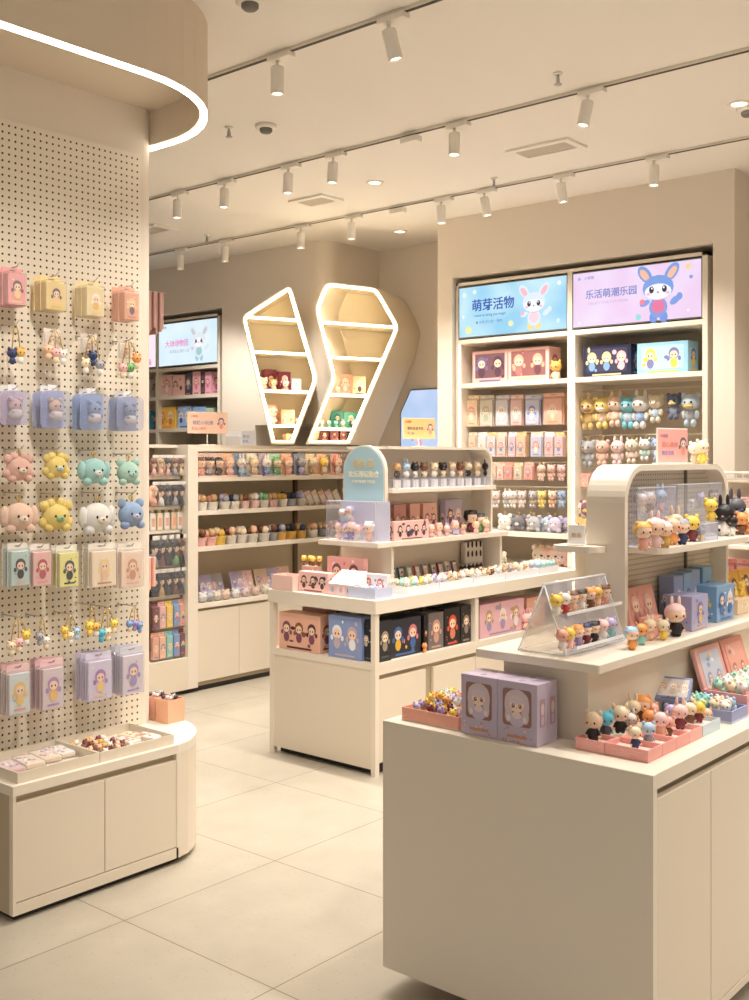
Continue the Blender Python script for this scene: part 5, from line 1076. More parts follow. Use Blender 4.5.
for i, (y, z, h, a, n_) in enumerate([(3.70, 0, .085, ('white', 'pale pink', 'pink', 'round'), 'pink hooded doll front left'), (3.655, 0, .085, ('white', 'lilac', 'lilac', 'round'), 'lilac hooded doll second from left'), (3.68, .0855, .07, ('white', 'pale blue', 'white', 'round'), 'white hooded doll on top at left'), (3.62, .0, .095, ('white', 'purple', 'pale pink', 'bunny'), 'purple dressed doll in the middle'), (3.63, .096, .075, ('white', 'white', 'lilac', 'round'), 'pale doll on top in the middle'), (3.575, 0, .08, ('pale pink', 'white', 'pink', 'cat'), 'pale pink doll right of the middle'), (3.50, .0, .10, ('cream', 'peach', 'white', 'round'), 'cream doll alone at right')]):
    key, f = figurine(*a); put('toy_figure', key, f, n_ + ' inside the clear case before the blue arch', 'figurine', (4.072, y, BZ + .004 + z), NR, s=h)
tp = [(397, 'tan', 'dark grey', 'round'), (406, 'pale blue', 'white', 'bunny'), (415, 'black', 'white', 'cat'), (424, 'brown', 'cream', 'round'), (434, 'cream', 'white', 'round'), (443, 'black', 'cream', 'bun'), (452, 'beige', 'white', 'cat'), (460, 'brown', 'peach', 'round'), (468, 'cream', 'black', 'round'), (477, 'beige', 'cream', 'round'), (486, 'black', 'black', 'bunny')]
def perch(c, c2, e):
    def f():
        b = MB(); b.box(-.28, .28, -.28, .28, 0, .40, ACR2); b.box(-.28, .28, -.285, -.28, .0, .40, M((236, 236, 240), .2)) if False else None
        k, ff = figurine(c, c2, None, e); fg = MB()
        for p in ff(): fg.join(p[1], T((0, 0, .41)) @ Matrix.Scale(.62, 4))
        g = MB(); g.box(-.3, .3, -.3, .3, 0, .03, M((236, 234, 236), .3)); g.box(-.18, .18, -.05, .05, .03, .33, M((228, 222, 214), .4)); return [('clear_block', b, None), ('toy_figure', fg, None), ('inner_card', g, 0)]
    return ('perch', c, c2, e), f
for i, (px, c, c2, e) in enumerate(tp):
    key, f = perch(c, c2, e); put('boxed_figure', key, f, '%s headed toy on a clear block atop the island display, %s' % (c, ordn(i, 11)), 'figurine', (ix(px, 3.49), 3.49, MZ + .0003), R(random.Random(i).uniform(-15, 5)), 'toys on clear blocks on the island display', s=.135)
key, f = gift_box(ix(426, 3.44) - ix(391.5, 3.44), .06, .095, (244, 190, 182), [(60, 50, 70), (90, 70, 90), (50, 70, 110)], 4, None, 401); put('printed_box', key, f, 'pink box printed with four dark haired characters on the island display', 'toy box', (ix(409, 3.44), 3.45, BZ + .0005), 0)
for i, (px, w_, h, c, n_) in enumerate([(398, 12, 19, (190, 140, 130), 'brownish pink'), (413, 10, 20, (216, 168, 150), 'dusty salmon'), (428, 14, 19, (226, 176, 162), 'rose beige'), (452, 17, 22, (176, 166, 186), 'grey lilac')]):
    W_ = ix(px + w_ / 2, 3.54) - ix(px - w_ / 2, 3.54); key, f = gift_box(W_, .04, .175 if i < 3 else .19, c, [(120, 70, 80), (240, 210, 200), (160, 100, 110)], 2, None, 410 + i); put('printed_box', key, f, '%s box standing in the back row of the island display' % n_, 'toy box', (ix(px, 3.54), 3.545, BZ + .0005), 0)
for i, (px, y, h, a, n_) in enumerate([(431, 3.44, .07, ('pale pink', 'pink', 'pink', 'round'), 'pink hooded'), (439, 3.45, .075, ('pink', 'pale pink', 'salmon', 'round'), 'salmon hooded'), (447, 3.43, .06, ('white', 'pink', 'pale pink', 'bunny'), 'tiny white bunny'), (455, 3.45, .08, ('pale pink', 'lilac', 'pink', 'cat'), 'pink cat eared'), (463, 3.44, .07, ('peach', 'pink', 'brown', 'round'), 'brown haired'), (471, 3.50, .13, ('brown', 'maroon', 'black', 'bun'), 'large black haired'), (480, 3.47, .11, ('tan', 'green', 'dark grey', 'bun'), 'dark haired green dressed'), (476, 3.42, .07, ('peach', 'pale pink', 'peach', 'round'), 'small peach'), (486, 3.43, .075, ('cream', 'pink', 'cream', 'bunny'), 'cream bunny')]):
    key, f = figurine(*a); put('toy_figure', key, f, '%s doll on the lower level of the island display' % n_, 'figurine', (ix(px, y), y, BZ + .0003), R(-10), s=h)
stand_sign('orange counter sign with dark lettering standing on top of the island display', (ix(419, 3.6), 3.6, 1.5605), R(-16), .215, .115, (246, 200, 138), [('小萌物', .12, (235, 110, 80), .06, .78), ('潮玩盲盒专区', .16, (110, 110, 120), .12, .46), ('买二送一', .13, (110, 120, 140), .12, .24)], .04, (250, 214, 180))

# ------------------------------------------------------------------ goods on the island top (z = IZ)
def ii(px, py): return atz(px, py, IZ)
def ibox(px0, px1, py, h, d, c, pal, lab, n, seed, name='printed_box', rx=0, face='x'):
    x0, y0 = ii(px0, py); x1 = Xy(px1, y0); key, f = gift_box(x1 - x0, d, h, c, pal, n, None, 430 + seed); put(name, key, f, lab, 'toy box', ((x0 + x1) / 2, y0 + d / 2, IZ + .0005 + (.002 if rx else 0)), 0, None, rot=(rx, 0, 0))
# left end faces -x
def lface(px0, px1, X, h, d, c, pal, lab, n, seed, rx=0, z=IZ + .0005, name='printed_box', cat='toy box'):
    ya, yb_ = Yx(px1, X), Yx(px0, X); key, f = gift_box(yb_ - ya, d, h, c, pal, n, None, 430 + seed); put(name, key, f, lab, cat, (X + d / 2, (ya + yb_) / 2, z), 0, None, rot=(rx, 0, NR))
lface(298.5, 328, 3.89, .10, .05, (246, 200, 196), [(70, 50, 70), (120, 60, 70), (90, 70, 60)], 'pink box printed with three characters at the left end of the island top', 3, 1)
lface(327, 364, 4.02, .17, .03, (236, 176, 170), [(220, 130, 140), (250, 220, 215), (120, 80, 90)], 'rose pink box standing behind the white lidded box on the island top', 2, 2)
lface(362, 387, 3.99, .105, .03, (236, 232, 230), [(140, 170, 210), (230, 190, 90), (220, 120, 120)], 'white printed card box near the corner of the island top', 2, 3)
key, f = open_tray(.15, .10, .075, (246, 210, 200), .003); put('open_tray', key, f, 'clear pink open tray at the far left corner of the island top', 'tray', (3.90, Yx(289, 3.9), IZ + .0005), NR)
for i in range(4):
    key, f = figurine('gold' if i % 2 else 'yellow', 'brown', None, 'round'); put('toy_figure', key, f, 'golden toy animal behind the pink tray on the island, %s' % ordn(i, 4), 'figurine', (4.12 + .015 * (i % 2), Yx(304 + i * 4.5, 4.12), IZ + .0003 + .10), NR, s=.055)
key, f = gift_box(.10, .05, .10, (214, 170, 160), PK, 1, None, 470); put('printed_box', key, f, 'dusky pink box carrying the golden toy animals on the island', 'toy box', (4.125, Yx(311, 4.12), IZ + .0005), NR)
def lidded():
    b = MB(); b.box(-.085, .085, -.05, .05, 0, .055, M((238, 206, 204), .4)); 
    for k, c in enumerate(((236, 196, 196), (224, 216, 226), (240, 190, 180))): b.rect(-.08 + k * .054, -.03 + k * .054, .008, .048, -.0504, M(c)); b.flat((-.055 + k * .054, .028), .012, .014, -.051, M([(160, 180, 200), (230, 170, 170), (120, 150, 190)][k]))
    q = MB()
    for k in range(3): q.add([(-.083 + k * .056, -.051, .056), (-.032 + k * .056, -.051, .056), (-.032 + k * .056, .05, .115), (-.083 + k * .056, .05, .115), (-.083 + k * .056, .05, .056), (-.032 + k * .056, .05, .056)], [(0, 1, 2, 3), (0, 3, 4), (1, 5, 2), (0, 4, 5, 1), (3, 2, 5, 4)], M((246, 242, 238), .3))
    return [('box_body', b, None), ('sloping_lid', q, None)]
put('card_box', ('lidded',), lidded, 'pink and white card box with sloping white lids on the island top', 'toy box', (3.925, Yx(343, 3.89), IZ + .0005), NR)
key, f = open_tray(.17, .13, .052, (200, 208, 236), .003, (226, 232, 246)); put('open_tray', key, f, 'pale blue clear tray at the near corner of the island top', 'tray', (3.93, 3.37, IZ + .0005), NR)
scatter('the pale blue corner tray on the island', 'toy', 'mini_toy', ['white', 'pale blue', 'white', 'lilac'], 3.89, 3.97, 3.31, 3.43, IZ + .035, .014, 3, 3, 0, None, 11)
trs = [(405, 'clear'), (441, 'clear'), (478, 'clear'), (512, 'clear')]
y0_ = 3.285
ex = [Xy(409, y0_), Xy(440, y0_), Xy(474, y0_), Xy(506, y0_), Xy(540, y0_), Xy(560, y0_)]
pal_ = [['white', 'cream', 'yellow', 'mint', 'white'], ['white', 'cream', 'white', 'lilac', 'tan'], ['cream', 'brown', 'white', 'tan'], ['white', 'tan', 'cream', 'grey'], ['white', 'pale blue', 'mint', 'cream']]
for k in range(5):
    a, c_ = ex[k] + .004, ex[k + 1] - .004; nm2 = ['first', 'second', 'third', 'fourth', 'fifth'][k] + ' clear island tray'
    key, f = open_tray(c_ - a, .16, .036, (232, 234, 240), .002, (240, 240, 244)); put('open_tray', key, f, '%s full of small pale toys, counted from the near corner' % nm2, 'tray', ((a + c_) / 2, y0_ + .085, IZ + .0005), 0)
    scatter('the ' + nm2, 'toy', 'mini_toy', pal_[k], a + .01, c_ - .01, y0_ + .02, y0_ + .15, IZ + .026, .025, 6, 4, 0, None, 20 + k)
cards = [(398, 'blue', (60, 90, 120)), (406, 'slate', (90, 110, 130)), (414, 'green', (130, 160, 140)), (422, 'red', (180, 90, 90)), (430, 'grey brown', (150, 135, 125)), (438, 'olive', (140, 130, 100)), (445, 'maroon', (140, 70, 70)), (452, 'beige', (200, 180, 160)), (459, 'brown', (120, 90, 80))]
for i, (px, n_, c) in enumerate(cards):
    key, f = gift_box(.052, .012, .10, c, [(240, 230, 220), (60, 50, 60), (220, 160, 150)], 1, (225, 218, 210), 480 + i, False); put('card_pack', key, f, '%s card pack leaning in the row behind the trays of the island' % n_, 'toy pack', (Xy(px, 3.50), 3.52, IZ + .003), 0, None, rot=(R(-12), 0, R(12)))
for i, (px, zz, c, n_) in enumerate([(466, 0, 'black', 'left lower black'), (474, 0, 'black', 'middle lower black'), (482, 0, 'black', 'right lower black')]):
    def f():
        b = MB(); b.rbox(-.5, .5, -.15, .15, 0, 1.3, M((34, 32, 34), .6), .1, 2); q = MB(); q.flat((0, .65), .36, .42, -.153, M((238, 234, 228))); eyes(q, 0, -.16, .7, .04, .14); q.cyl((-.3, 0, 1.25), (-.35, 0, 1.5), .14, .03, M((34, 32, 34)), 6); q.cyl((.3, 0, 1.25), (.35, 0, 1.5), .14, .03, M((34, 32, 34)), 6); return [('case', b, None), ('white_face', q, None)]
    put('toy_case', ('bcase',), f, '%s and white toy case standing behind the island trays' % n_, 'toy pack', (Xy(px, 3.48), 3.50, IZ + .0003), R(-8), 'black toy cases on the island', s=.052)
def wcase():
    b = MB(); b.rbox(-.08, .08, -.02, .02, 0, .13, M((225, 214, 200), .5), .01, 2)
    for k in range(4): b.ell((-.055 + .036 * k, -.02, .115), (.008, .006, .02), M((34, 32, 34)), 6, 5); b.ell((-.055 + .036 * k, -.02, .06), (.008, .006, .02), M((60, 50, 50)), 6, 5)
    return [('case', b, None)]
put('toy_case', ('wcase',), wcase, 'cream toy case with black ears standing behind the black ones on the island', 'toy pack', (Xy(472, 3.55), 3.55, IZ + .07), R(-8), None, s=.95)
key, f = gift_box(.16, .045, .07, (214, 200, 186), PK, 1, None, 499); put('printed_box', key, f, 'beige box under the cream toy case on the island', 'toy box', (Xy(472, 3.55), 3.555, IZ + .0005), R(-8))
for i, (px, py_, c, s_) in enumerate([(496, 0, 'cream', .075), (503, 0, 'white', .08), (510, 0, 'cream', .07), (500, .06, 'white', .07), (507, .065, 'cream', .075), (489, 0, 'peach', .06), (521, 0, 'white', .055), (530, 0, 'beige', .055), (541, 0, 'salmon', .055), (550, 0, 'peach', .05)]):
    key, f = plush_head(c, 'white', 'petal' if i < 5 else 'round'); put('plush_toy', key, f, '%s fluffy plush head %s behind the island trays, %s' % (c, 'stacked on top' if py_ else 'lying', ordn(i, 12)), 'plush toy', (Xy(px, 3.47), 3.50, IZ + py_ + s_ * .85), 0, None, s=s_)

# ------------------------------------------------------------------ boxes in the island's open shelf
BZ2 = .5305
lface(279, 320, 3.872, .185, .10, (238, 186, 164), [(90, 50, 50), (130, 80, 100), (150, 90, 60)], 'salmon pink box with three printed characters on the open island shelf', 3, 51, z=BZ2)
for k, (px0, px1, X, c, n_) in enumerate([(302, 326, 4.00, (190, 140, 120), 'brown'), (322, 340, 4.09, (150, 105, 90), 'dark brown')]): lface(px0, px1, X, .20, .08, c, PK, '%s box behind the salmon box on the open island shelf' % n_, 1, 55 + k, z=BZ2)
lface(328.5, 361.5, 3.865, .205, .11, (140, 160, 210), [(240, 240, 250), (240, 200, 70), (200, 180, 190)], 'periwinkle blue box with two printed figures on the open island shelf', 2, 52, z=BZ2)
lface(362, 378, 3.885, .195, .10, (40, 40, 48), [(200, 190, 170), (160, 150, 130), (90, 90, 90)], 'black patterned box beside the blue box on the open island shelf', 2, 53, z=BZ2)
def rface(px0, px1, h, c, pal, lab, n, seed, y=3.30, d=.12):
    x0, x1 = Xy(px0, y), Xy(px1, y); key, f = gift_box(x1 - x0, d, h, c, pal, n, None, 500 + seed); put('printed_box', key, f, lab, 'toy box', ((x0 + x1) / 2, y + d / 2, BZ2), 0)
rface(389, 421, .185, (44, 46, 60), [(220, 130, 140), (70, 110, 170), (230, 180, 60)], 'dark box with a pink face at the corner of the island shelf', 2, 1)
rface(424, 427.5, .18, (30, 28, 32), [(200, 120, 60)], 'narrow black box in the front bay of the island shelf', 1, 2)
rface(428.5, 443.5, .185, (120, 112, 114), [(210, 160, 140), (200, 80, 60), (70, 60, 60)], 'grey framed box in the front bay of the island shelf', 1, 3)
rface(444.5, 460, .195, (34, 32, 36), [(220, 130, 100), (240, 220, 200), (220, 90, 60)], 'black box with a red character in the front bay of the island shelf', 1, 4)
rface(461, 471, .195, (40, 36, 38), [(210, 110, 80), (150, 130, 120)], 'black box against the post in the front bay of the island shelf', 1, 5)
rface(480, 524, .18, (232, 184, 196), [(160, 150, 190), (240, 230, 235), (190, 160, 120)], 'pink lilac box with three characters in the second bay of the island shelf', 3, 6)
rface(527, 545, .17, (226, 170, 150), [(240, 220, 210), (200, 140, 90)], 'salmon box half hidden behind the clear easel stand', 1, 7)
key, f = figurine('orange', 'orange', None, 'round'); put('toy_figure', key, f, 'small orange pumpkin toy before the dark boxes of the island shelf', 'figurine', (Xy(425, 3.285), 3.288, BZ2), 0, s=.05)
for i, (px, c) in enumerate([(526, 'pink'), (531, 'pale pink')]):
    key, f = figurine(c, 'peach', None, 'bunny'); put('toy_figure', key, f, '%s bunny toy at the right of the second island bay' % c, 'figurine', (Xy(px, 3.285), 3.288, BZ2), 0, s=.10)
# ------------------------------------------------------------------ foreground counter goods
def ff_(px, py): return atz(px, py, FZ)
# two by two lilac doll boxes, fronts to -x
LIL = (196, 182, 204)
lx, ly = ff_(460.8, 732.8); rx_, ry_ = ff_(537.3, 747.6); Xf = (lx + rx_) / 2
mid = Yx(497, Xf); yA, yB = Yx(460.8, Xf), Yx(537.3, Xf); hB = Zx(497, 679, Xf) - FZ
dX = (Xy(557.7, yB) - Xf) / 2
def dollbox(w_, d, h, seed):
    def f():
        rnd = random.Random(seed); b = MB(); b.rbox(-w_ / 2, w_ / 2, -d / 2, d / 2, 0, h, M(LIL, .3), .0012, 1); y = -d / 2
        fr = rr(-w_ * .36, w_ * .36, h * .28, h * .88, w_ * .08); b.prism(fr, y - .0006, y - .0001, M((150, 112, 104), .4), 'y')
        def el(x, z, rx, rz, k, c, n=14): b.flat((x, z), rx, rz, y - .0006 - .0003 * k, M(c, .4), n)
        for (x, z, rx, rz) in ((-.2, .62, .11, .2), (.2, .62, .11, .2), (0, .76, .24, .12), (-.22, .45, .08, .12), (.22, .45, .08, .12)): el(x * w_, z * h, rx * w_, rz * h, 1, (214, 196, 206))
        el(0, h * .38, w_ * .20, h * .11, 2, (206, 190, 214)); el(0, h * .46, w_ * .12, h * .06, 3, (234, 214, 214))
        el(0, h * .63, w_ * .185, h * .125, 3, (246, 220, 206)); el(0, h * .71, w_ * .20, h * .07, 4, (220, 204, 214))
        for s in (-1, 1): el(s * w_ * .085, h * .61, w_ * .04, h * .035, 5, (130, 84, 84)); el(s * w_ * .08, h * .62, w_ * .014, h * .012, 6, (250, 240, 240)); el(s * w_ * .13, h * .575, w_ * .03, h * .012, 5, (244, 176, 170)); el(s * w_ * .2, h * .40, w_ * .05, h * .05, 4, (236, 222, 226))
        el(0, h * .575, w_ * .012, h * .006, 6, (190, 90, 90), 8)
        for i in range(16): el(rnd.uniform(-.44, .44) * w_, rnd.uniform(.03, .24) * h, w_ * .03, w_ * .025, 1, rnd.choice([(214, 176, 160), (206, 150, 120), (226, 210, 220), (180, 160, 200)]), 7)
        b.rect(-w_ * .25, w_ * .25, h * .09, h * .13, y - .0012, M((206, 150, 110))); b.rect(-w_ * .18, w_ * .18, h * .05, h * .07, y - .0012, M((220, 190, 190)))
        for a in (90, -90):
            q = MB(); q.prism(rr(-d * .25, d * .25, h * .3, h * .75, d * .08), -w_ / 2 - .0006, -w_ / 2 - .0001, M((176, 150, 160), .4), 'y'); q.flat((0, h * .58), d * .16, h * .1, -w_ / 2 - .001, M((222, 196, 200)), 12); q.flat((0, h * .4), d * .14, h * .08, -w_ / 2 - .001, M((200, 184, 210)), 12)
            for i in range(8): q.flat((rnd.uniform(-.42, .42) * d, rnd.uniform(.04, .25) * h), d * .04, d * .03, -w_ / 2 - .0008, M((212, 170, 160)), 7)
            b.join(q, ROT(a, 'Z'))
        s_ = MB(); s_.cyl((0, 0, h), (0, 0, h + .0006), w_ * .08, w_ * .08, clear((240, 240, 245), .3, 'seal'), 14); return [('carton', b, None), ('clear_seal', s_, None)]
    return ('dollbox', round(w_, 3), seed), f
for j in range(2):
    for k, (a, c_) in enumerate(((yA, mid), (mid, yB))):
        w_ = a - c_ - .001; key, f = dollbox(w_, dX - .001, hB, 7 + k); put('doll_box', key, f, '%s lilac doll box in the %s pair on the foreground counter' % (('left', 'right')[k], ('front', 'rear')[j]), 'toy box', (Xf + dX * (j + .5), (a + c_) / 2, FZ + .0004), NR, 'lilac doll boxes on the foreground counter')
# salmon tray of mini toys
ax_, ay_ = ff_(402, 719.5); Xt = ax_; yL, yR = Yx(402, Xt), Yx(459.5, Xt) + .004
key, f = open_tray(yL - yR, .20, .036, (236, 170, 150), .003, (246, 220, 205)); put('open_tray', key, f, 'salmon pink tray heaped with mini toys left of the lilac doll boxes', 'tray', (Xt + .10, (yL + yR) / 2, FZ + .0004), NR)
scatter('the lower layer of the salmon counter tray', 'toy', 'mini_toy', ['yellow', 'lilac', 'white', 'purple', 'peach', 'pale blue', 'gold', 'maroon'], Xt + .012, Xt + .19, yR + .012, yL - .012, FZ + .022, .019, 9, 4, NR, None, 31)
scatter('the upper heap of the salmon counter tray', 'toy', 'mini_toy', ['white', 'yellow', 'lilac', 'pale blue', 'orange'], Xt + .05, Xt + .16, yR + .02, yL - .04, FZ + .044, .019, 6, 3, NR, None, 32)
# pink divided trays with figures
def sectray(w_, d, h, c, nx=1):
    def f():
        b = MB(); m = M(c, .45); i_ = M((250, 224, 214), .5); b.box(-w_ / 2 + .003, w_ / 2 - .003, -d / 2 + .003, d / 2 - .003, 0, h * .55, i_)
        t = .0035; b.box(-w_ / 2, w_ / 2, -d / 2, -d / 2 + t, 0, h, m); b.box(-w_ / 2, w_ / 2, d / 2 - t, d / 2, 0, h, m); b.box(-w_ / 2, -w_ / 2 + t, -d / 2 + t, d / 2 - t, 0, h, m); b.box(w_ / 2 - t, w_ / 2, -d / 2 + t, d / 2 - t, 0, h, m)
        rnd = random.Random(int(w_ * 1000))
        for i in range(6): b.rect(-w_ / 2 + w_ * rnd.uniform(.05, .4), -w_ / 2 + w_ * rnd.uniform(.5, .95), h * .2 + i * h * .1, h * .2 + i * h * .1 + .0012, -d / 2 - .0004, M((246, 200, 190)))
        return [('tray', b, None)]
    return ('sect', round(w_, 3), round(d, 3), tuple(c)), f
PKT = (238, 168, 160)
Yc, Yd, Ye = 1.185, 1.300, 1.384; XT = 2.415
key, f = sectray(Ye - Yd - .002, .28, .030, PKT); put('figure_tray', key, f, 'pink tray holding toy figures beside the riser on the foreground counter', 'tray', (XT + .14, 0 + (Yd + Ye) / 2 + .001, FZ + .0004), NR) if False else None
for k in range(4):
    key, f = sectray(Yd - Yc, .078, .030, PKT if k != 3 else (240, 180, 172)); put('figure_tray', key, f, '%s pink tray of toy figures along the front edge of the counter' % ['nearest', 'second', 'third', 'farthest'][k], 'tray', (XT + .0395 + k * .0795, (Yc + Yd) / 2, FZ + .0004), NR)
key, f = sectray(Ye - Yd - .002, .072, .030, (240, 172, 164)); put('figure_tray', key, f, 'short pink tray with two figures at the counter corner near the riser', 'tray', (XT + .0365, (Yd + Ye) / 2 + .001, FZ + .0004), NR)
key, f = sectray(Yd - Yc, .115, .030, (206, 222, 232)); put('figure_tray', key, f, 'pale blue tray of toy figures behind the pink trays', 'tray', (XT + .318 + .058 + .002, (Yc + Yd) / 2, FZ + .0004), NR)
TZ = FZ + .018
figs = [  # px, py of the feet, height px, look, label
 (593.5, 741, 33, ('beige', 'black', None, 'round', 'black'), 'beige helmeted figure in black at the counter corner tray'),
 (605.5, 737, 29, ('cyan', 'dark grey', None, 'round', 'black'), 'blue and yellow capped figure second in the corner tray'),
 (620, 733, 31, ('cream', 'black', None, 'cat', 'black'), 'cream headed figure in black, third in the pink trays'),
 (628, 730, 22, ('grey blue', 'white', None, 'round', None), 'grey blue figure half hidden behind the cream headed one'),
 (633, 724, 27, ('cream', 'tan', None, 'bunny', None), 'cream eared figure in the rear of the pink trays'),
 (643, 722, 29, ('orange', 'brown', 'orange', 'round', None), 'orange hooded figure at the very back of the pink trays'),
 (635, 748, 24, ('cream', 'navy', None, 'round', 'navy'), 'cream figure in blue trousers at the front edge of the nearest tray'),
 (648.5, 744.5, 25, ('pale blue', 'grey', None, 'round', None), 'pale blue headed figure in the nearest pink tray'),
 (631, 731, 20, ('white', 'pale pink', None, 'bunny', None), 'small white figure in the middle of the pink trays'),
 (650, 733, 26, ('orange', 'peach', None, 'round', None), 'orange headed figure in the second pink tray'),
 (661, 737, 28, ('pale pink', 'peach', None, 'cat', None), 'pale pink cat eared figure in the second pink tray'),
 (668.5, 736, 22, ('salmon', 'brown', None, 'round', None), 'salmon figure beside the cat eared one in the pink trays'),
 (653, 721, 20, ('salmon', 'pink', None, 'round', None), 'salmon headed figure far back beside the orange hooded one'),
 (680, 729, 28, ('pale pink', 'maroon', None, 'bunny', None), 'lilac pink figure with dark red body in the farthest pink tray'),
 (671, 724, 22, ('lilac', 'white', None, 'round', None), 'small lilac figure in the third pink tray'),
 (690, 724, 24, ('cream', 'brown', None, 'round', None), 'cream and brown figure at the end of the pink trays'),
 (699, 722, 23, ('yellow', 'maroon', None, 'round', None), 'yellow figure in the pale blue tray'),
 (707, 719, 19, ('peach', 'gold', None, 'cat', None), 'small peach figure at the right of the pale blue tray'),
]
for i, (px, py, h, a, lab) in enumerate(figs):
    x, y = atz(px, py, TZ); d = (Vector((x, y, 0)) - EYE).dot(FW); key, f = figurine(a[0], a[1], a[2], a[3], a[4]); put('toy_figure', key, f, lab, 'figurine', (x, y, TZ if y < 1.39 and x < 2.85 else FZ), R(-80 + (i * 37) % 45), s=h * d / 1076 * .96)
# lilac blue open gift box
Xb = 2.917; yb0, yb1 = 1.18, 1.385
def openbox(w_, d, h, c, inner):
    key, f = open_tray(w_, d, h, c, .006, inner); return key, f
key, f = openbox(yb1 - yb0, .115, .034, (150, 158, 200), (200, 208, 232)); put('open_gift_box', key, f, 'wide lilac blue open gift box of pale toys at the right edge', 'toy box', (Xb + .0575, (yb0 + yb1) / 2, FZ + .0004), NR)
scatter('the lilac blue open gift box', 'toy', 'mini_toy', ['mint', 'white', 'teal', 'cream', 'pale blue', 'peach'], Xb + .018, Xb + .10, yb0 + .018, yb1 - .018, FZ + .016, .026, 3, 5, NR, None, 41)
key, f = gift_box(.10, .012, .085, (120, 130, 170), [(230, 220, 215), (90, 80, 90), (200, 180, 160)], 3, (206, 196, 190), 601); put('box_lid', key, f, 'slate blue printed lid tilted behind the lilac blue gift box', 'lid', (2.89, 1.345, FZ + .045), 0, None, rot=(R(-50), 0, R(-75)))
# pink open gift box with two upright lids
key, f = open_tray(.32, .132, .058, (236, 170, 170), .006, (246, 206, 200)); put('open_gift_box', key, f, 'pink open gift box of white toys in front of its standing lids', 'toy box', (3.04 + .16, 1.251, FZ + .0004), 0)
scatter('the pink open gift box', 'toy', 'mini_toy', ['white', 'pale pink', 'mint', 'cream', 'white'], 3.055, 3.34, 1.20, 1.30, FZ + .046, .028, 7, 3, 0, None, 43)
def lid(w_, h, c, pan, pal, seed):
    def f():
        rnd = random.Random(seed); b = MB(); b.rbox(-w_ / 2, w_ / 2, -.007, .007, 0, h, M(c, .4), .002, 1); q = MB(); q.box(-w_ * .38, w_ * .38, -.0085, -.0071, h * .1, h * .9, M(pan, .4))
        for i in range(2): chibi(q, (i - .5) * w_ * .36, h * .38, h * .34, -.0088, pal[0], pal[1])
        for i in range(5): q.flat((rnd.uniform(-.28, .28) * w_, h * rnd.uniform(.62, .84)), w_ * .06, h * .04, -.0092, M(rnd.choice(pal)), 8)
        return [('lid', b, None), ('printed_face', q, 0)]
    return ('lid', seed), f
key, f = lid(.185, .165, (240, 184, 176), (206, 212, 228), [(150, 170, 210), (246, 210, 180), (245, 245, 245)], 71); put('box_lid', key, f, 'pink framed lid with a pale blue picture leaning on the riser', 'lid', (3.185, 1.328, FZ + .003), 0, None, rot=(R(-17), 0, 0))
key, f = lid(.17, .165, (232, 160, 146), (238, 176, 160), [(190, 130, 110), (246, 216, 170), (240, 200, 190)], 72); put('box_lid', key, f, 'salmon lid with a warm picture leaning on the riser at right', 'lid', (3.375, 1.328, FZ + .003), 0, None, rot=(R(-17), 0, 0))

# ------------------------------------------------------------------ on the upper shelf
def easel():
    L_, D_2, Hh = .33, .145, .185; b = MB(); t = .0025
    b.add([(0, 0, 0), (L_, 0, 0), (L_, D_2 * .42, Hh), (0, D_2 * .42, Hh)], [(0, 1, 2, 3)], ACR2); b.add([(0, t, 0), (L_, t, 0), (L_, D_2 * .42 + t, Hh), (0, D_2 * .42 + t, Hh)], [(0, 1, 2, 3)], ACR2)
    bk = MB(); bk.add([(0, D_2, 0), (L_, D_2, 0), (L_, D_2 * .46, Hh), (0, D_2 * .46, Hh)], [(0, 1, 2, 3)], clear((246, 242, 234), .22, 'bk')); bk.add([(0, D_2 + t, 0), (L_, D_2 + t, 0), (L_, D_2 * .46 + t, Hh), (0, D_2 * .46 + t, Hh)], [(0, 1, 2, 3)], clear((246, 242, 234), .22, 'bk'))
    out = [('front_panel', b, None), ('back_panel', bk, None)]
    e = MB()
    E2 = M((238, 240, 242), .15)
    for x in (0, L_): e.tube([(x, 0, .002), (x, D_2 * .44, Hh)], .0022, E2, 6); e.tube([(x, D_2, .002), (x, D_2 * .44, Hh)], .0022, E2, 6); e.tube([(x, 0, .0025), (x, D_2, .0025)], .0022, E2, 6)
    e.tube([(0, D_2 * .44, Hh), (L_, D_2 * .44, Hh)], .004, E2, 6); e.tube([(0, 0, .0025), (L_, 0, .0025)], .0022, E2, 6); out.append(('polished_edge', e, None))
    for z in (.022, .108): s_ = MB(); y = D_2 * .42 * z / Hh; s_.box(.012, L_ - .012, y - .034, y - .0005, z - .0025, z, ACR2); s_.box(.012, L_ - .012, y - .036, y - .034, z - .0025, z + .006, E2); out.append(('step', s_, None))
    side = MB()
    return out
put('easel_stand', ('easel',), easel, 'clear sloping easel stand with two rows of mini dolls on the upper shelf', 'display stand', (2.485, 1.455, RZ))
up_ = [(556, 'yellow', 'white'), (565, 'white', 'red'), (573, 'brown', 'peach'), (581, 'black', 'white'), (590, 'orange', 'brown'), (597, 'gold', 'peach'), (605, 'brown', 'salmon')]
dn_ = [(562, 'salmon', 'white'), (569, 'yellow', 'pink'), (578, 'orange', 'purple'), (586, 'navy', 'maroon'), (594, 'black', 'black'), (603, 'pale pink', 'white'), (611, 'lilac', 'teal')]
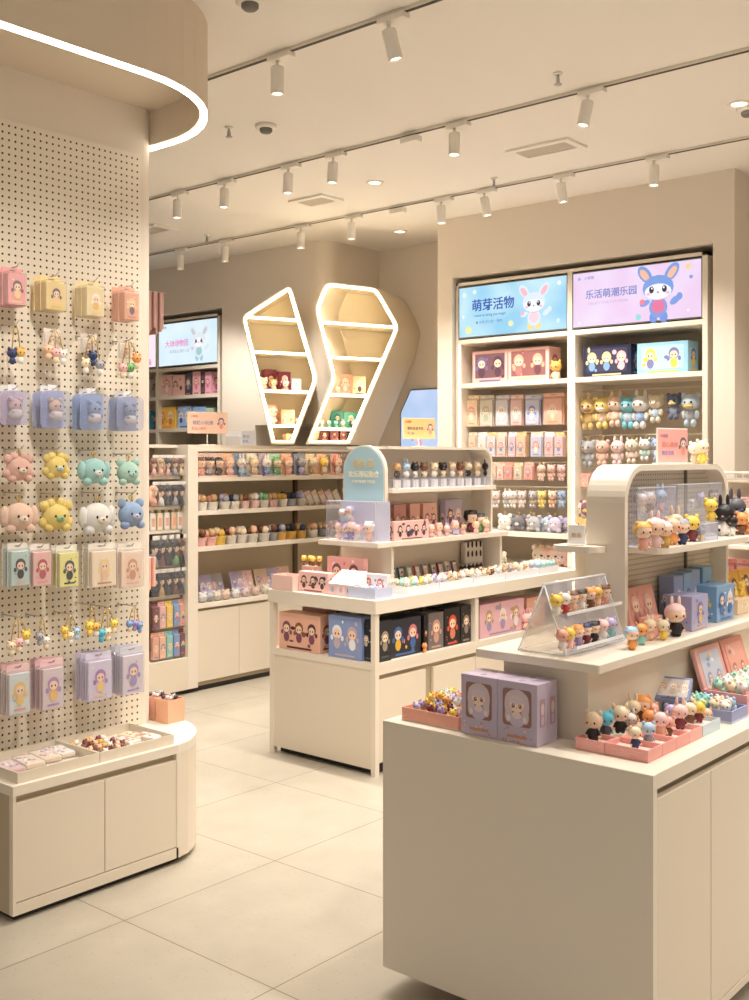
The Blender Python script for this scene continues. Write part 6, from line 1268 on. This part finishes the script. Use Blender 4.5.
for z, row, rn in ((.108, up_, 'upper'), (.022, dn_, 'lower')):
    yy = 1.455 + .145 * .42 * z / .185 - .019
    for i, (px, hd, bd) in enumerate(row):
        x = min(2.485 + .315, Xy(px, yy)); key, f = figurine('peach' if hd in ('black', 'brown', 'navy', 'orange') else hd, bd, hd if hd in ('black', 'brown', 'navy', 'orange') else None, 'bun' if hd in ('black', 'navy') else 'round')
        put('mini_doll', key, f, '%s topped mini doll on the %s step of the clear easel, %s' % (hd, rn, ordn(i, 7)), 'figurine', (x, yy, RZ + z + .0003), R(-20), None, s=.060)
sh = [(631.5, 1.37, 24, ('white', 'orange', 'pale blue', 'round'), 'white capped figure in orange leftmost in the shelf row'), (641, 1.385, 23, ('orange', 'teal', None, 'cat'), 'orange cat figure in teal on the upper shelf'), (650, 1.40, 22, ('peach', 'peach', 'cream', 'bunny'), 'cream hooded figure in the row on the upper shelf'), (657, 1.42, 21, ('cream', 'gold', None, 'round'), 'pale golden figure behind the yellow one on the upper shelf'), (663, 1.375, 22, ('cream', 'yellow', None, 'round'), 'cream figure in bright yellow on the upper shelf'), (675.5, 1.375, 34, ('pale pink', 'black', 'pale pink', 'bunny'), 'large pink bunny doll in black before the lilac box')]
for px, y, h, a, lab in sh:
    x = Xy(px, y); d = (Vector((x, y, 0)) - EYE).dot(FW); key, f = figurine(*a); put('toy_figure', key, f, lab, 'figurine', (x, y, RZ), R(-35), s=h * d / 1076)
def shelfbox(px0, px1, Y, h, d, c, pal, lab, n, seed, z=RZ, rx=0):
    x0, x1 = Xy(px0, Y), Xy(px1, Y); key, f = gift_box(x1 - x0, d, h, c, pal, n, None, 700 + seed); put('printed_box', key, f, lab, 'toy box', ((x0 + x1) / 2, Y + d / 2, z + (.006 if rx else .0003)), 0, None, rot=(rx, 0, 0))
shelfbox(634, 662, 1.44, .14, .02, (226, 160, 146), [(206, 140, 130), (236, 190, 176)], 'salmon pink lid box leaning against the pegboard under the arch', 2, 1, rx=R(-14))
shelfbox(648, 663, 1.41, .06, .03, (240, 180, 172), [(250, 210, 200), (220, 140, 140)], 'small pink box before the leaning salmon lid box', 2, 2)
shelfbox(692, 708, 1.372, .105, .085, (176, 176, 216), [(230, 190, 140), (240, 235, 245), (140, 130, 190)], 'lilac blue box right of the large pink bunny doll', 1, 3)
shelfbox(717, 734, 1.385, .115, .085, (130, 170, 212), [(240, 220, 120), (240, 240, 250), (90, 120, 180)], 'sky blue box at the right of the lilac blue box', 2, 4)
for i, (a, c_, c, n_) in enumerate(((674, 683, (150, 160, 196), 'slate lilac'), (684, 692, (140, 170, 205), 'steel blue'), (692, 700, (150, 165, 200), 'grey blue'), (703, 712, (130, 175, 200), 'teal blue'))):
    shelfbox(a, c_, 1.455, .155 + .004 * i, .05, c, [(230, 220, 230), (180, 190, 220), (110, 120, 170)], '%s tall box in the back row under the arch' % n_, 1, 10 + i)
shelfbox(738, 752, 1.40, .05, .06, (244, 216, 180), [(250, 240, 220)], 'cream box under a yellow toy at the right picture edge', 1, 6)
shelfbox(733, 744, 1.47, .115, .04, (226, 170, 60), [(120, 80, 50), (250, 220, 120)], 'golden yellow box leaning beyond the arched frame', 1, 7, rx=R(-12)); shelfbox(745, 756, 1.47, .12, .04, (232, 176, 70), [(120, 80, 50), (250, 240, 220)], 'second golden box cut by the right picture edge', 1, 8, rx=R(-12))
key, f = figurine('yellow', 'yellow', None, 'cat'); put('toy_figure', key, f, 'bright yellow star eared toy on the cream box at the right edge', 'figurine', (Xy(741, 1.43), 1.43, RZ + .0505), R(-40), s=.055)

# ------------------------------------------------------------------ middle shelf of the arched frame
def acs(px0, px1, Y, d, h, lab, shelf=()):
    x0, x1 = Xy(px0, Y), Xy(px1, Y); key, f = acrylic(x1 - x0, d, h, .002, shelf, None, ACR2); put('acrylic_case', key, f, lab, 'display case', ((x0 + x1) / 2, Y + d / 2, SZ + .0003), 0)
acs(638, 676, 1.44, .065, .17, 'left clear acrylic case on the middle shelf of the arched frame', (.09,)); acs(678, 722, 1.44, .065, .175, 'right clear acrylic case on the middle shelf of the arched frame', (.095,))
acs(702, 718, 1.37, .06, .055, 'small clear acrylic block carrying a yellow duck on the arch shelf')
ms = [(643, 1.365, 30, ('cream', 'salmon', 'gold', 'round'), 'gold haired figure in salmon on the arch shelf, leftmost', 0), (655, 1.372, 32, ('white', 'pale pink', 'pale pink', 'bunny'), 'white bunny figure on the arch shelf', 0), (665, 1.362, 27, ('peach', 'gold', 'pale pink', 'round'), 'pink headed figure in gold on the arch shelf', 0), (672, 1.39, 29, ('peach', 'orange', None, 'round'), 'peach figure behind the pink headed one on the arch shelf', 0), (682, 1.372, 27, ('peach', 'navy', 'grey', 'round'), 'silver haired figure in blue on the arch shelf', 0), (691.5, 1.40, 28, ('yellow', 'maroon', None, 'round'), 'yellow headed figure in dark red on the arch shelf', 0), (662, 1.415, 27, ('white', 'grey blue', None, 'cat'), 'white cat eared figure in the rear row of the arch shelf', 0), (675, 1.42, 31, ('beige', 'white', None, 'bunny'), 'beige bunny figure in the rear row of the arch shelf', 0), (701, 1.385, 15, ('grey', 'yellow', None, 'cat'), 'tiny grey and yellow figure on the arch shelf', 0),
      (641, 1.47, 21, ('yellow', 'cream', 'white', 'cat'), 'white hooded figure high in the left clear case, left one', .091), (649, 1.47, 22, ('cream', 'brown', 'white', 'cat'), 'white hooded figure high in the left clear case, middle one', .091), (660, 1.47, 24, ('pale blue', 'pink', None, 'bunny'), 'pale blue figure high in the left clear case', .091), (700, 1.47, 15, ('lilac', 'grey', None, 'round'), 'lilac grey figure high in the right clear case', .096), (692, 1.47, 9, ('white', 'white', None, 'round'), 'tiny white figure high in the right clear case', .096), (713.5, 1.47, 17, ('yellow', 'black', 'black', 'round'), 'black hooded yellow faced figure high in the right clear case', .096), (710.5, 1.40, 24, ('yellow', 'yellow', None, 'round'), 'big yellow duck figure on the small clear block', .056)]
for px, y, h, a, lab, dz in ms:
    x = Xy(px, y); d = (Vector((x, y, 0)) - EYE).dot(FW); key, f = figurine(*a); put('toy_figure', key, f, lab, 'figurine', (x, y, SZ + .0006 + dz), R(-35), s=h * d / 1076)
bl = [(724, 1.42, .115, 'black', 'white', 'bunny', 'black plush figure at the right end of the arch shelf', .05), (731, 1.40, .075, 'black', 'white', 'round', 'black and white figure low at the right end of the arch shelf', 0), (737, 1.43, .085, 'navy', 'dark grey', 'round', 'navy figure at the right end of the arch shelf', 0), (741, 1.40, .08, 'orange', 'brown', 'round', 'orange figure near the right picture edge on the arch shelf', 0), (746, 1.43, .09, 'peach', 'black', 'round', 'peach headed figure at the right picture edge on the arch shelf', .02), (748, 1.39, .06, 'orange', 'orange', 'cat', 'small orange cat figure cut by the right picture edge', 0), (735, 1.46, .13, 'dark grey', 'black', 'bunny', 'tall dark grey figure behind others on the arch shelf end', 0)]
for px, y, h, a, b_, e, lab, dz in bl:
    key, f = figurine(a, b_, None, e); put('toy_figure', key, f, lab, 'figurine', (Xy(px, y), y, SZ + .0005 + (0 if dz < .04 else 0)), R(-35), s=h)
stand_sign('small white card sign on the left end of the arch shelf', (2.80, 1.60, SZ + .0004), R(-70), .05, .06, (240, 238, 236), [('新品', .25, (200, 160, 120), .2, .4)], 0, (240, 240, 240), False)
# pouches on the rack at the right edge
for zi, (z, h, cs) in enumerate(((1.305, .14, [(240, 176, 180), (236, 190, 190), (232, 170, 178)]), (1.015, .17, [(220, 130, 130), (236, 160, 160), (240, 180, 176)]))):
    for i in range(6):
        key, f = pack(.062, h, cs[i % 3], [(250, 230, 230), (200, 110, 120)], .02, 1, None, 800 + i % 3); put('hanging_pouch', key, f, '%s pink pouch in the %s row of the rack at the right edge' % (['first', 'second', 'third', 'fourth', 'fifth', 'sixth'][i], ['upper', 'lower'][zi]), 'pouch', (4.975, 2.02 - i * .068, z), NR, 'pink pouches on the rack at the right edge')
